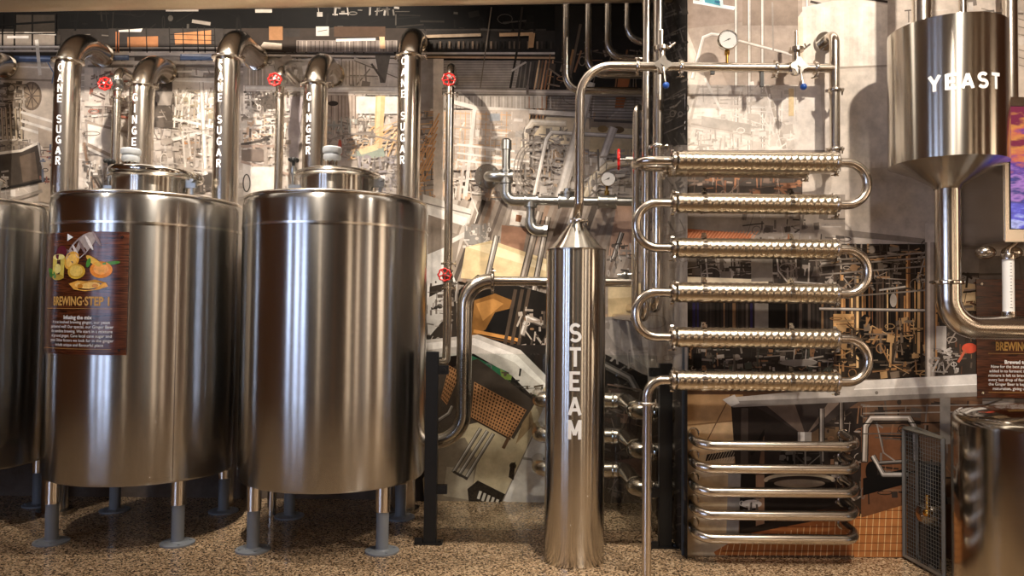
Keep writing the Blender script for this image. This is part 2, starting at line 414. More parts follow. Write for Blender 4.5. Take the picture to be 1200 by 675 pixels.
# ------------------------------------------------------------------ mural painter
class Mural:
    STEP = 4e-6
    def __init__(s, fn, off, start=0.002): s.fn = fn; s.off = Vector(off); s.v = []; s.f = []; s.c = []; s.o = start
    def ink(s, c, y):
        if isinstance(c, str): c = tuple(int(c[i:i + 2], 16) for i in (0, 2, 4))
        g = sum(c) / 3; c = tuple(q * .82 + g * .18 for q in c)
        haze = 0.14 if 60 < y < 250 else 0.0          # the printed photograph is paler through its middle band
        return tuple(q * (1 - haze) + h * haze for q, h in zip(c, (205, 192, 180)))
    def poly(s, pts, col, col2=None):
        col = s.ink(col, pts[0][1]); col2 = s.ink(col2, pts[0][1]) if col2 else None
        s.o += s.STEP; k = len(s.v); c = lin(col); c2 = lin(col2) if col2 else c
        n = len(pts)
        for i, (x, y) in enumerate(pts):
            s.v.append(tuple(s.fn(x, y) + s.off * s.o)); s.c.append(c if i < n / 2 else c2)
        s.f.append(list(range(k, k + n)))
    def rect(s, x0, y0, x1, y1, col, col2=None): s.poly([(x0, y0), (x1, y0), (x1, y1), (x0, y1)], col, col2)
    def line(s, pts, wd, col):
        for (x0, y0), (x1, y1) in zip(pts, pts[1:]):
            dx, dy = x1 - x0, y1 - y0; L = math.hypot(dx, dy) or 1; nx, ny = -dy / L * wd / 2, dx / L * wd / 2
            ex, ey = dx / L * wd * 0.2, dy / L * wd * 0.2
            s.poly([(x0 + nx - ex, y0 + ny - ey), (x1 + nx + ex, y1 + ny + ey), (x1 - nx + ex, y1 - ny + ey), (x0 - nx - ex, y0 - ny - ey)], col)
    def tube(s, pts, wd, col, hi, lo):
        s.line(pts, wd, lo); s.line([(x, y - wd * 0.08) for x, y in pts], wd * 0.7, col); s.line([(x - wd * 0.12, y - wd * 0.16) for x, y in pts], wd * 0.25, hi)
    def disc(s, x, y, rx, ry, col, n=22, rot=0):
        s.poly([(x + rx * math.cos(t) * math.cos(rot) - ry * math.sin(t) * math.sin(rot), y + rx * math.cos(t) * math.sin(rot) + ry * math.sin(t) * math.cos(rot)) for t in [2 * PI * i / n for i in range(n)]], col)
    def ring(s, x, y, rx, ry, wd, col, t0=0, t1=2 * PI, n=22):
        s.line([(x + rx * math.cos(t0 + (t1 - t0) * i / n), y + ry * math.sin(t0 + (t1 - t0) * i / n)) for i in range(n + 1)], wd, col)
    def clutter(s, box, n, pal, smin=2, smax=16, seed=1, slant=0.0, lines=0.65):
        R = random.Random(seed); x0, y0, x1, y1 = box
        rgb = [[int(c[i:i + 2], 16) for i in (0, 2, 4)] for c in pal]; av = [sum(c[i] for c in rgb) / len(rgb) for i in range(3)]
        pal = [tuple(q * .62 + a * .38 for q, a in zip(c, av)) for c in rgb]
        for i in range(n):
            x = R.uniform(x0, x1); y = R.uniform(y0, y1); c = R.choice(pal); q = R.random(); L = R.uniform(smin, smax) * 1.6
            if q < lines:
                a = R.choice((0, 0, PI / 2, PI / 2, R.uniform(0, PI))) + slant + R.uniform(-0.12, 0.12)
                dx, dy = math.cos(a) * L / 2, math.sin(a) * L / 2
                pts = [(min(max(x - dx, x0), x1), min(max(y - dy, y0), y1)), (min(max(x + dx, x0), x1), min(max(y + dy, y0), y1))]
                s.line(pts, R.uniform(0.7, 2.6), c)
            elif q < lines + 0.2:
                w_, h_ = R.uniform(smin, smax) * 0.6, R.uniform(smin, smax) * 0.5
                ca, sa = math.cos(slant + R.uniform(-.2, .2)), math.sin(slant + R.uniform(-.2, .2))
                s.poly([(x + ca * u * w_ - sa * v * h_, y + sa * u * w_ + ca * v * h_) for u, v in ((-.5, -.5), (.5, -.5), (.5, .5), (-.5, .5))], c)
            elif q < lines + 0.28: s.ring(x, y, R.uniform(smin, smax) * .45, R.uniform(smin, smax) * .35, 1.0, c, n=12)
            else: s.disc(x, y, R.uniform(1, smax * .3), R.uniform(1, smax * .25), c, 10)
    def build(s, name, label, origin):
        me = bpy.data.meshes.new(name); og = Vector(origin)
        me.from_pydata([tuple(Vector(v) - og) for v in s.v], [], s.f); me.update()
        at = me.color_attributes.new('ink', 'FLOAT_COLOR', 'POINT')
        at.data.foreach_set('color', [q for c in s.c for q in c])
        o = link_mesh(name, me, M_PRINT, None, og)
        return tag(o, label, 'mural')

# ------------------------------------------------------------------ the printed mural, recessed wall
ML = Mural(lambda x, y: P(x, y, WB), (0, -1, 0))
R_ = ML.rect; L_ = ML.line; Q_ = ML.poly; T_ = ML.tube
a0, a1 = -330, 775
R_(a0, -120, a1, 700, 'a79b90')
R_(a0, -120, a1, 36, '0a0807'); R_(a0, 34, 640, 60, '38312c')
R_(a0, 60, 500, 112, 'b3a89c'); R_(a0, 112, 500, 420, 'bfb2a6')
R_(500, 36, a1, 112, '2c2723'); R_(500, 112, a1, 240, 'ab9e92'); R_(500, 240, a1, 420, '9a8b7e'); R_(a0, 300, 500, 620, '6a5c50')
DK = ['1d1916', '2b2521', '3a322c', '544940']; MID = ['7d7068', '9a8d82', '6a5f57', 'b7aa9e', '857361']; LT = ['e8e0d8', 'd9cfc5', 'f3eee8', 'c9bdb1']
ML.clutter((0, 14, 660, 36), 60, ['1a1613', '2c2620', '060505', '5d564f', '100e0c'], 3, 22, 3)
L_([(300, 13), (318, 13)], 4, 'b8aca0'); L_([(226, 25), (246, 28)], 4, '8e8378'); L_([(195, 12), (232, 12)], 3, '9b9188')
ML.clutter((370, 8, 480, 18), 22, ['b9b1a8', '6b645c', '3a342e'], 3, 12, 4)
ML.clutter((a0, 70, 500, 236), 900, ['e8dfd6', 'c2b5a9', '9b8d81', 'd6cabf', '80736a', 'b3a498', 'f2ece5'], 5, 34, 90, 0, .75)
ML.clutter((a0, 38, 500, 72), 160, ['6a5f55', '3b332d', '8d8075', '1f1b18'], 5, 30, 91, 0, .8)
ML.clutter((500, 110, 775, 420), 500, ['c9bdb1', '83756a', 'a4978b', '5e524a', 'e0d6cc', 'c79a6c'], 5, 30, 92, .1, .75)
# far left bay
R_(0, 38, 66, 62, '9c8e80'); R_(20, 18, 66, 38, '3b332c')
for x in (4, 18, 39, 66): L_([(x, 16), (x, 62)], 2, '100d0b')
L_([(0, 30), (66, 26)], 2.5, '0d0b0a'); L_([(30, 39), (66, 41)], 2, 'd8cec4'); L_([(10, 44), (34, 44)], 3, 'e6ded6'); L_([(0, 40), (66, 40)], 1.4, '1a1613')
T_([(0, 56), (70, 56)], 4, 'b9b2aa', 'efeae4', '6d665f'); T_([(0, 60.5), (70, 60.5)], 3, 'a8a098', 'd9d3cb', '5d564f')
R_(0, 62, 80, 66, '1a1613'); R_(0, 66, 60, 73, '3d5688'); L_([(24, 68), (60, 69)], 2, '7f9ed0')
for x0, x1 in ((104, 330),):
    T_([(x0, 56), (x1, 57)], 5, 'a79d92', 'ddd4ca', '5b524a'); R_(x0, 61, x1, 66, 'd9cfc5'); R_(x0, 65, 152, 71, '4e6493'); L_([(x0, 67), (150, 67)], 1.6, '8fa7d6')
    R_(212, 64, 252, 71, '5a76ab'); L_([(214, 65), (250, 66)], 2, 'c7d4ea')
    R_(x0, 72, x1, 76, 'c8bdb2'); L_([(x0, 78), (x1, 79)], 2, '6a5f55'); L_([(x0, 84), (x1, 85)], 2.4, 'e2d8ce')
R_(128, 34, 262, 56, '3a3430'); Q_([(150, 44), (186, 43), (186, 56), (150, 56)], 'a7693d'); Q_([(205, 40), (248, 36), (248, 52), (206, 53)], 'b87746')
Q_([(140, 36), (168, 34), (166, 38), (140, 38)], 'e9e2da')
for x in (138, 152, 172, 199, 215, 232, 240, 252): L_([(x, 33), (x + 1, 62)], 1.3, '26211d')
for x, c in ((137, 'c07040'), (140, 'b8683a')): L_([(x, 38), (x, 62)], 1.2, c)
for y in (41, 47, 52): L_([(200, y), (252, y + 1)], 0.8, '201b18')
Q_([(20, 76), (66, 76), (66, 170), (0, 170), (0, 82)], 'c6b5a3')
L_([(0, 78), (66, 80)], 2, 'ece4da'); L_([(0, 93), (66, 95)], 2.4, '8d7d6d'); L_([(44, 48), (48, 88)], 4, 'd9d2c8'); L_([(57, 74), (64, 86), (62, 98)], 1.4, '4d6fa8')
ML.disc(38, 113, 12, 17, '6b5847'); ML.disc(38, 113, 9.5, 14, '9a8268')
for k in range(9):
    t = k * PI / 4.5; L_([(38, 113), (38 + 10 * math.cos(t), 113 + 15 * math.sin(t))], 1.2, '54443a')
ML.clutter((0, 96, 32, 172), 120, ['1d1814', '3c3129', '7d6a58', 'b8a690', 'd8cab8', '4f4238'], 3, 16, 5)
for x in (3, 8, 13, 19, 25): T_([(x, 128), (x + 2, 168)], 3, 'a48e72', 'd8c4a4', '3d3025')
for y in (132, 142, 150): L_([(26, y), (66, y + 12)], 3, 'e8e0d6')
Q_([(46, 150), (66, 158), (66, 240), (46, 236)], 'b09c88')
ML.disc(18, 176, 34, 13, 'cfc2b2'); ML.disc(16, 174, 28, 9, '8d7d6c'); ML.clutter((0, 164, 36, 180), 30, DK + MID, 2, 9, 6)
Q_([(-30, 182), (0, 182), (28, 178), (48, 168), (54, 210), (30, 218), (-30, 224)], '332a23'); Q_([(24, 184), (42, 178), (46, 210), (28, 214)], '5a4839')
L_([(0, 180), (26, 177), (46, 168)], 3, 'e3d8ca'); L_([(46, 168), (54, 212)], 2.4, 'a39b94'); L_([(0, 222), (54, 212)], 3, '0f0d0b')
ML.clutter((48, 170, 66, 216), 30, ['26201c', '8e3a28', '3d587e', 'b9ac9c', '5d4d40'], 2, 9, 7)
L_([(0, 240), (50, 224)], 4, '8f8378'); ML.clutter((-20, 190, 12, 226), 26, LT + MID, 2, 10, 8)
# between first columns: pale hall with rails
R_(100, 80, 200, 125, 'd3c6ba'); ML.clutter((100, 80, 256, 225), 240, ['efe7df', 'b5a89d', '8d8076', 'd9cec4', '655a52'], 4, 24, 94, 0, .75)
ML.clutter((108, 84, 156, 142), 70, ['5a4d44', '8f8176', 'efe9e3', 'b4482e', 'c9bcb0', '3c332d'], 3, 18, 9)
Q_([(104, 143), (140, 150), (160, 176), (160, 200), (104, 176)], 'e6ddd3'); L_([(104, 144), (160, 158)], 3, '9c8b7c'); L_([(104, 170), (150, 192)], 4, 'a18d7c'); ML.ring(108, 157, 10, 2.4, 1, '7a6c60')
L_([(100, 168), (104, 200), (112, 220)], 3, '8e6d55'); L_([(104, 196), (120, 224)], 2.4, '3b2f28'); ML.clutter((98, 190, 122, 226), 40, DK + LT, 2, 12, 10)
R_(180, 86, 210, 150, '4d433b'); ML.clutter((184, 88, 206, 148), 30, DK + MID, 3, 12, 11)
Q_([(182, 108), (204, 108), (201, 124), (186, 124)], '8e8379')
R_(203, 92, 253, 108, 'ded3c8'); L_([(203, 95), (253, 97)], 2, 'f6f1eb')
for x in (208, 216, 224, 235, 243, 249): L_([(x, 106), (x - 3, 150)], 2, 'efe7de'); L_([(x + 2, 106), (x - 1, 140)], 1, '9d8f82')
ML.clutter((204, 104, 256, 152), 80, ['f3ece5', 'a79a8e', '7a6d62', 'd9cec3', '8c7f5e', 'c2a682'], 3, 14, 12)
L_([(204, 140), (254, 150)], 3, 'f1ebe4'); L_([(204, 164), (236, 156)], 4, 'f1ebe4'); T_([(237, 98), (242, 206)], 5, 'd8cdc2', 'f8f4ef', 'a4978b')
ML.disc(222, 176, 7, 12, 'a38164'); ML.disc(219, 172, 3, 8, 'c07a40'); ML.clutter((212, 160, 236, 190), 34, ['5b4f47', 'c58a56', 'e7ded5', '8d8075'], 2, 9, 13)
ML.clutter((186, 150, 258, 226), 50, ['b8aa9e', 'e7ded5', '998b7f', 'cfc3b8'], 6, 26, 14)
Q_([(214, 212), (256, 202), (258, 222), (216, 228)], '3a332e'); ML.clutter((214, 204, 256, 226), 24, DK + MID, 2, 12, 15)
# second hall, 284..465
R_(284, 34, 480, 62, '362c25'); R_(333, 35, 352, 44, '342e2a'); R_(371, 32, 386, 43, 'bcb4ac'); L_([(373, 38), (384, 36)], 1, '6c645c')
Q_([(316, 32), (332, 32), (332, 48), (316, 48)], '9a6a42'); Q_([(310, 50), (331, 52), (331, 59), (304, 58)], 'cbb7a4'); R_(392, 32, 452, 44, '4f3828')
R_(348, 48, 466, 62, '80736a')
for x in range(350, 466, 5): L_([(x, 49), (x, 61)], 1.2, random.choice(['5d5048', '9d9086', '4b4039', 'b9a99c']))
Q_([(445, 44), (451, 44), (452, 58), (446, 58)], 'd8a87c'); L_([(395, 48), (440, 47)], 3, 'd8cfc6')
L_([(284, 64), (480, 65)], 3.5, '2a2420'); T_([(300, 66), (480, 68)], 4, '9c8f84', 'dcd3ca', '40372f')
R_(376, 70, 466, 112, 'd3c7bc'); ML.clutter((284, 70, 466, 232), 260, ['efe7df', 'b5a89d', '8d8076', 'd9cec4', '655a52'], 4, 24, 93, 0, .75); R_(286, 70, 296, 230, 'e8dfd7')
for x in range(398, 424, 4): L_([(x, 72), (x, 100)], 1.5, random.choice(['a59388', '8f7f74', 'bcaea2']))
L_([(416, 70), (466, 90)], 4, 'c4b8ac'); L_([(416, 72), (466, 92)], 1.2, '6a5e54'); Q_([(440, 66), (458, 66), (452, 98), (446, 98)], '5e5750'); L_([(436, 76), (450, 96)], 2.5, '4d463f')
Q_([(322, 72), (340, 64), (344, 70), (326, 82)], '8b7d73'); R_(286, 78, 322, 101, 'b5a89c'); T_([(292, 74), (318, 74)], 4, 'aea298', 'ddd5cc', '5a4f47')
for x in (294, 302, 309): T_([(x, 78), (x, 104)], 5, 'b6a594', 'dccfc0', '897866')
T_([(290, 105), (480, 107)], 9, 'e6ded7', 'faf7f3', 'a2978d')
R_(384, 112, 420, 158, 'b09c8d')
for x in range(385, 420, 4): L_([(x, 113), (x, 158)], 1.4, random.choice(['94806f', 'c8b8aa', '7f6c5e']))
R_(418, 114, 466, 134, 'e1dad2'); ML.disc(352, 122, 5, 3, '2a2420'); ML.disc(391, 122, 6, 3, '2a2420')
Q_([(336, 114), (356, 114), (350, 190), (340, 190)], '9a8f93')
ML.clutter((288, 108, 340, 136), 90, ['2c2521', '4b4038', 'efe8e1', 'a1948a', '6a5d53'], 3, 14, 16)
ML.disc(318, 120, 12, 9, '4b4038'); ML.clutter((306, 110, 332, 130), 30, DK, 2, 8, 17)
ML.clutter((286, 134, 340, 180), 130, ['f2ece6', '9b8e83', '6a5e55', 'd5cabf', '3f3732', 'e3b48c'], 3, 15, 18)
L_([(284, 170), (306, 166), (318, 160)], 3, '3a332e'); L_([(284, 172), (322, 172)], 3, '9b8375'); L_([(312, 172), (314, 228)], 4, '9b8c80'); R_(284, 176, 310, 190, '6b5b51')
L_([(284, 190), (340, 205)], 3, 'a98f80'); ML.ring(290, 215, 4, 10, 1.4, '4a4440'); R_(296, 196, 324, 228, 'ded5cb')
Q_([(441, 113), (452, 113), (448, 182), (438, 182)], 'e0b878'); Q_([(443, 113), (447, 113), (444, 180), (440, 180)], 'f0cf97')
for k in range(9): L_([(412 + k * 7, 186), (420 + k * 7, 166), (440 + k * 7, 148)], 1.6, ['e0a866', 'd6b089', 'e9c48e'][k % 3])
for k in range(6): L_([(408, 188 - k * 5), (470, 172 - k * 6)], 1.0, 'dcae7c')
ML.clutter((384, 138, 440, 186), 120, ['8a7c72', 'e9e1da', '5c5049', 'b7a99d', 'c9b49e', '8c9690'], 2, 12, 19)
L_([(384, 166), (406, 158), (430, 158), (466, 166)], 1.8, '8b8077'); ML.disc(399, 172, 2.2, 8, 'c8452f'); ML.disc(399, 180, 3, 3, 'd4503a')
Q_([(418, 178), (450, 174), (452, 184), (420, 188)], '93a394'); Q_([(420, 176), (440, 170), (444, 176), (424, 182)], 'e6cf9c')
ML.clutter((420, 184, 466, 236), 110, ['8b8490', 'ded6d0', '6d6460', 'a8a1a6', 'c8bcb0', '5b5552'], 2, 12, 20)
R_(442, 206, 452, 216, 'f2efec')
# third bay, dark upper half
for k in range(30): L_([(500 + k * 5.4, 50), (500 + k * 5.4, 58)], 2.2, random.choice(['2c2622', '57483b', '1a1613', 'a06c3f' if k < 7 else '3c342e', '6e5a48']))
L_([(500, 44), (563, 42)], 3.5, 'a68d72'); L_([(586, 42), (624, 41)], 4, 'c69d72'); Q_([(620, 40), (627, 40), (625, 57), (619, 57)], 'b78a5c')
T_([(480, 64), (656, 64)], 4, '8e857c', 'c9c0b8', '3c342e'); L_([(490, 68), (650, 69)], 2.4, 'b18a62')
R_(500, 72, 616, 105, '8d8279'); R_(480, 70, 508, 130, '8a8079')
for k in range(11): L_([(508, 74 + k * 3), (606, 74 + k * 3)], 1.1, '6b6058')
Q_([(610, 72), (648, 72), (640, 104), (604, 104)], '342e2a')
for k in range(9): L_([(612 + k * 5, 74), (608 + k * 5, 104)], 1.4, random.choice(['5a5149', '241f1b', '776b60']))
Q_([(508, 70), (520, 70), (520, 240), (508, 240)], 'd8cabc')
L_([(576, 10), (563, 104)], 1.3, '6e6053'); L_([(612, 10), (606, 60), (598, 104)], 2.6, '2a2420'); L_([(600, 84), (606, 80), (616, 74)], 2.2, 'a89f96')
for k in range(5): L_([(648 - k * 4, 72), (636 - k * 4, 140)], 1.8, ['c08a58', '8b4a22', 'b2774a', '5a3a22', 'c99e70'][k])
R_(650, 8, 775, 112, '221e1b')
L_([(672, 60), (664, 100)], 4, '94683c'); L_([(680, 30), (664, 110)], 3, '5d4d3e'); ML.clutter((640, 60, 770, 110), 60, ['40372f', '7d6c5b', '1d1916', '8d4f22', '5a4f46'], 4, 20, 21, 0.1)
Q_([(724, 92), (738, 92), (730, 128), (720, 128)], '9c4c1e')
T_([(520, 108), (775, 112)], 8, '96897e', 'c2b7ac', '5a5048'); L_([(618, 102), (618, 113)], 3, '6d6259')
for k in range(14): L_([(640, 116 + k * 3.4), (748, 118 + k * 3.4)], 1.1, '6d6057')
R_(520, 113, 640, 128, 'a59a8f')
for k in range(24): L_([(530 + k * 5, 114), (530 + k * 5, 128)], 1.0, random.choice(['7c7167', 'cabfb4', '8e4f2a' if k > 17 else '60564d']))
L_([(530, 120), (560, 128), (600, 130), (690, 136)], 5, 'd6ccc1'); L_([(530, 123), (560, 131), (690, 139)], 1, '7a6d62')
# orange scaffold and haze
R_(488, 128, 508, 236, '93877d')
for k in range(16): L_([(488, 135 + k * 6), (508, 133 + k * 6)], 1.2, ['c98848', '4a423c', 'dfa564'][k % 3])
for k in range(8): L_([(490, 226 - k * 6), (508 + k, 190 - k * 8)], 1.8, ['d58c46', 'e3a563'][k % 2])
ML.clutter((488, 130, 508, 238), 60, ['2e2a28', 'd08a4a', 'efe6dc', '5c5650'], 2, 8, 22)
R_(520, 130, 620, 200, 'c3b2a2')
for k in range(11): L_([(520, 133 + k * 6), (600, 136 + k * 6)], 1.2, ['dba878', 'd3c2b1', 'b89c82'][k % 3])
for k in range(14): L_([(522 + k * 6, 132), (520 + k * 6, 198)], 1.1, ['d49e6c', 'e0d4c7', 'a58f7c', 'ddb48a'][k % 4])
Q_([(574, 134), (586, 134), (586, 144), (574, 144)], '9aa0a8')
ML.clutter((520, 140, 620, 236), 130, ['e9dfd5', 'c99c72', '9f8f80', 'bdb0a4', 'f0e9e1'], 3, 20, 23)
L_([(556, 130), (546, 230)], 4, 'dfd5ca'); L_([(544, 190), (538, 240)], 3, 'cdbfb2')
for yy in (170, 180, 188): L_([(536, yy), (620, yy + 10)], 2.4, 'ede5dc')
Q_([(625, 160), (640, 138), (748, 142), (748, 182), (700, 178), (660, 170)], 'cdb896'); Q_([(646, 150), (664, 150), (660, 170), (644, 168)], 'e6d3ae')
R_(690, 140, 752, 152, '8d7a66'); Q_([(692, 150), (748, 152), (748, 184), (690, 178)], 'c9b184')
ML.disc(706, 152, 6, 4, '8e6d3c'); ML.disc(724, 153, 7, 4, '5b4327'); L_([(696, 142), (740, 144)], 3, '3f3833')
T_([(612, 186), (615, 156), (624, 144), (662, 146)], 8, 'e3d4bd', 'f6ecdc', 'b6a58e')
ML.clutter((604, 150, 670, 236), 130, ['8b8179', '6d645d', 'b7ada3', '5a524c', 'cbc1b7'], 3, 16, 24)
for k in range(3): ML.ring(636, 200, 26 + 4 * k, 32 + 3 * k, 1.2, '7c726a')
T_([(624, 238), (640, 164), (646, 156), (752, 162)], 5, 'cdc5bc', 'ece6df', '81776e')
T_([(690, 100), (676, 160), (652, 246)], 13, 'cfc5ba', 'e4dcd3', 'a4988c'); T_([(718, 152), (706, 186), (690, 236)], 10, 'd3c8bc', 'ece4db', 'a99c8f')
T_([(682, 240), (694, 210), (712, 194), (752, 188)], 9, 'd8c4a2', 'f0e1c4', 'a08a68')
ML.clutter((684, 176, 756, 236), 60, ['6a6058', 'a79b8f', '453d37', 'e2d9cf'], 3, 18, 25)
# middle: tilted machinery
SL = -1.25
R_(496, 236, 775, 330, '8a7a6c')
for k in range(26):
    x = 500 + k * 11; L_([(x + 34, 236), (x, 330)], random.uniform(3, 9), random.choice(['5f5148', '7d6a5b', 'a39486', '40362f', '8f6f58', 'c3b7ab', '6d5a4d']))
Q_([(496, 228), (552, 246), (550, 262), (496, 244)], 'd9d3cb'); Q_([(496, 240), (548, 256), (546, 266), (496, 250)], 'efebe6'); L_([(496, 238), (552, 252)], 1.4, '6f675f')
Q_([(496, 262), (540, 276), (530, 330), (496, 330)], '8f8174'); Q_([(498, 300), (522, 290), (534, 330), (516, 370), (498, 380)], 'e4e0dc'); L_([(526, 285), (550, 272)], 5, 'd9d3cc')
Q_([(545, 264), (570, 262), (572, 288), (544, 286)], '8e8882'); ML.clutter((544, 262, 574, 290), 40, LT + MID, 2, 8, 26); L_([(552, 230), (560, 250), (556, 262)], 1.4, 'd8cfc5')
Q_([(600, 246), (617, 248), (615, 266), (597, 264)], 'ddd2c4'); Q_([(605, 252), (612, 253), (610, 261), (604, 260)], '8b5a3a')
Q_([(588, 264), (618, 268), (612, 300), (586, 300)], 'a1745a')
Q_([(546, 290), (576, 282), (640, 304), (640, 336), (540, 326)], 'd8bd8c'); Q_([(548, 290), (574, 286), (640, 310), (640, 318)], 'e8d2a6')
T_([(582, 278), (572, 322)], 7, '8d857c', 'd8d0c7', '4a423b'); T_([(632, 250), (600, 380)], 9, '7d6e60', 'c0b3a4', '3b312a'); T_([(642, 256), (614, 400)], 7, '8e8174', 'cfc5b9', '463c34')
R_(720, 236, 775, 300, '8a7567'); Q_([(722, 240), (760, 236), (745, 300), (712, 300)], 'a98168'); T_([(728, 274), (718, 304)], 6, '6e655d', 'c8c0b7', '2e2823'); ML.clutter((712, 286, 748, 330), 40, ['2d2621', '8f857b', 'd7cec4', '57493f'], 2, 10, 27)
R_(712, 332, 775, 372, 'd9c193'); Q_([(712, 350), (775, 346), (775, 372), (712, 372)], 'c8ad7c')
# dark pocket with copper shapes
Q_([(538, 340), (560, 322), (640, 344), (640, 420), (560, 402), (536, 412)], '1c1713')
Q_([(556, 352), (580, 344), (600, 352), (594, 372), (566, 388), (552, 396)], '8a5a24'); Q_([(558, 356), (578, 350), (590, 356), (566, 376)], 'b57b38')
Q_([(580, 366), (604, 360), (590, 396), (566, 392)], '120f0d'); L_([(556, 388), (606, 398)], 4, 'c9863c'); L_([(556, 392), (604, 402)], 1.5, '6a4118')
for x in (596, 604, 612): L_([(x + 8, 340), (x - 6, 412)], 4, random.choice(['6d5137', '8f7a66', '4b3b2e']))
T_([(636, 380), (618, 372), (612, 392)], 8, 'a59a8e', 'e0d8cf', '4a4039'); ML.clutter((606, 360, 640, 420), 40, ['2a231e', '6d5c4d', 'a99b8d', '8f5f33', 'd5cabd'], 2, 12, 28)
Q_([(504, 336), (534, 330), (536, 400), (516, 430), (500, 430)], '3d342d'); Q_([(500, 350), (520, 340), (524, 370), (502, 396)], 'd9d4ce'); ML.clutter((500, 330, 536, 430), 60, ['1a1613', '8d8278', 'cfc6bc', '5a4e45'], 2, 14, 29)
# sweeping conveyor
R_(488, 404, 775, 620, '2a2420')
Q_([(500, 398), (560, 392), (610, 410), (640, 440), (640, 480), (600, 440), (555, 414), (500, 420)], 'c9c2ba')
Q_([(500, 402), (556, 396), (606, 416), (640, 450), (640, 456), (602, 424), (555, 404), (500, 410)], 'ece7e1')
Q_([(500, 420), (556, 416), (604, 444), (640, 500), (600, 470), (500, 440)], '141210'); Q_([(552, 416), (596, 436), (600, 446), (554, 430)], '2e7a52'); Q_([(586, 432), (600, 440), (598, 448), (588, 444)], '7d9a3e')
Q_([(552, 428), (604, 450), (600, 460), (552, 440)], '3f5652'); ML.ring(572, 430, 4, 4, 1.6, '6a7876'); ML.disc(600, 458, 9, 11, '2d2722'); ML.clutter((552, 432, 636, 480), 44, ['0d0c0b', '3c3a38', '5f5a54', '6d5a44', '22251f'], 3, 16, 30)
Q_([(500, 440), (560, 420), (640, 480), (640, 620), (500, 620)], '4a3f36')
Q_([(536, 500), (570, 492), (602, 514), (640, 450), (640, 620), (500, 620), (496, 560)], 'cbb893')
Q_([(500, 520), (545, 512), (560, 540), (548, 600), (500, 600)], '8c7d6a'); Q_([(524, 546), (556, 550), (552, 585), (520, 580)], 'b4a68e')
def grate(c, nu, nv, col, hole):
    Q_(c, col); (ax, ay), (bx, by), (cx, cy), (dx, dy) = c
    for i in range(nu):
        for j in range(nv):
            f = lambda u, v: (ax * (1 - u) * (1 - v) + bx * u * (1 - v) + cx * u * v + dx * (1 - u) * v, ay * (1 - u) * (1 - v) + by * u * (1 - v) + cy * u * v + dy * (1 - u) * v)
            u0, u1, v0, v1 = (i + .25) / nu, (i + .8) / nu, (j + .2) / nv, (j + .75) / nv
            Q_([f(u0, v0), f(u1, v0), f(u1, v1), f(u0, v1)], hole)
grate([(556, 447), (617, 480), (598, 513), (552, 488)], 16, 10, 'c98a54', '4a2a16'); grate([(527, 428), (540, 436), (524, 474), (517, 466)], 5, 9, 'c98a54', '4a2a16')
L_([(552, 489), (598, 514)], 2, '3c2a1e'); L_([(596, 512), (590, 524)], 4, '6b4a30')
for a_, b_ in (((563, 502), (532, 552)), ((578, 508), (546, 560)), ((571, 505), (538, 556))): T_([a_, b_], 4.5, '8e857b', 'd2cac0', '2b2520')
L_([(532, 552), (548, 560)], 3, '3b342e'); T_([(514, 492), (526, 484), (530, 476)], 5, '7e746a', 'c8bfb4', '2d2722')
Q_([(590, 586), (640, 470), (640, 600)], 'e4dfd9'); L_([(612, 536), (640, 540)], 3, 'a39c94'); L_([(588, 588), (626, 506)], 1.4, '8f8578')
Q_([(612, 495), (622, 480), (626, 496), (604, 520)], 'a3865e'); Q_([(598, 544), (604, 540), (602, 562), (596, 558)], '231d19'); ML.disc(601, 545, 4, 4, '1c1815')
Q_([(548, 572), (560, 562), (592, 578), (586, 592), (550, 590)], '1b1714')
for k in range(5): Q_([(562 + k * 5, 574 + k * 2.4), (565 + k * 5, 575 + k * 2.4), (562 + k * 5, 584 + k * 2.4), (559 + k * 5, 583 + k * 2.4)], 'd9d0c2')
# behind the steam column
Q_([(700, 372), (775, 368), (775, 450), (700, 410)], '8b8178'); Q_([(704, 376), (770, 372), (770, 440), (720, 404)], 'a0968b'); ML.clutter((706, 372, 772, 440), 24, ['aea399', '7d7268', '968a7f'], 6, 26, 31)
Q_([(700, 416), (730, 430), (770, 444), (775, 470), (700, 450)], '221d19'); T_([(700, 424), (738, 444), (752, 470)], 12, '4f4842', '8a8178', '1b1714')
Q_([(700, 452), (775, 462), (775, 620), (700, 620)], '3a322b'); ML.clutter((706, 450, 775, 596), 110, ['221c18', '5e5248', '7e7165', '48352c', '8e6a55', '1a1613'], 4, 26, 32, 0.2)
Q_([(712, 540), (775, 532), (775, 556), (712, 560)], '6b4d43')
for x, y in ((506, 430), (768, 404)): pass
mural_l = ML.build('wall_mural', 'large sepia print of brewery machinery covering the recessed wall behind the tanks', P(220, 560, WB))

# return wall between the two planes
MR_ = Mural(lambda x, y: PX(x, y, XR), (-1, 0, 0), 0.002)
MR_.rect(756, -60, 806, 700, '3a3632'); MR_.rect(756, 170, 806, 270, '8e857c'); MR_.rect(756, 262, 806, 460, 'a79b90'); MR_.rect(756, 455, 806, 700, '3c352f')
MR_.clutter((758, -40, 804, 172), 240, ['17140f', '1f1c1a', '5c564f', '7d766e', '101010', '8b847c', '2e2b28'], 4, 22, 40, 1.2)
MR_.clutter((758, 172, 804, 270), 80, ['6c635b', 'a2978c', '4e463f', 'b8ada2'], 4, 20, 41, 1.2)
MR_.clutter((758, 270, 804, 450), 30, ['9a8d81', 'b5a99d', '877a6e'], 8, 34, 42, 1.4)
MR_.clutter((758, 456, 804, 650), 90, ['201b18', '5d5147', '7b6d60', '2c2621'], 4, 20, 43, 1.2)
MR_.build('wall_mural', 'narrow dark strip of printed mural on the side return beside the blue-handled valve', PX(790, 600, XR))

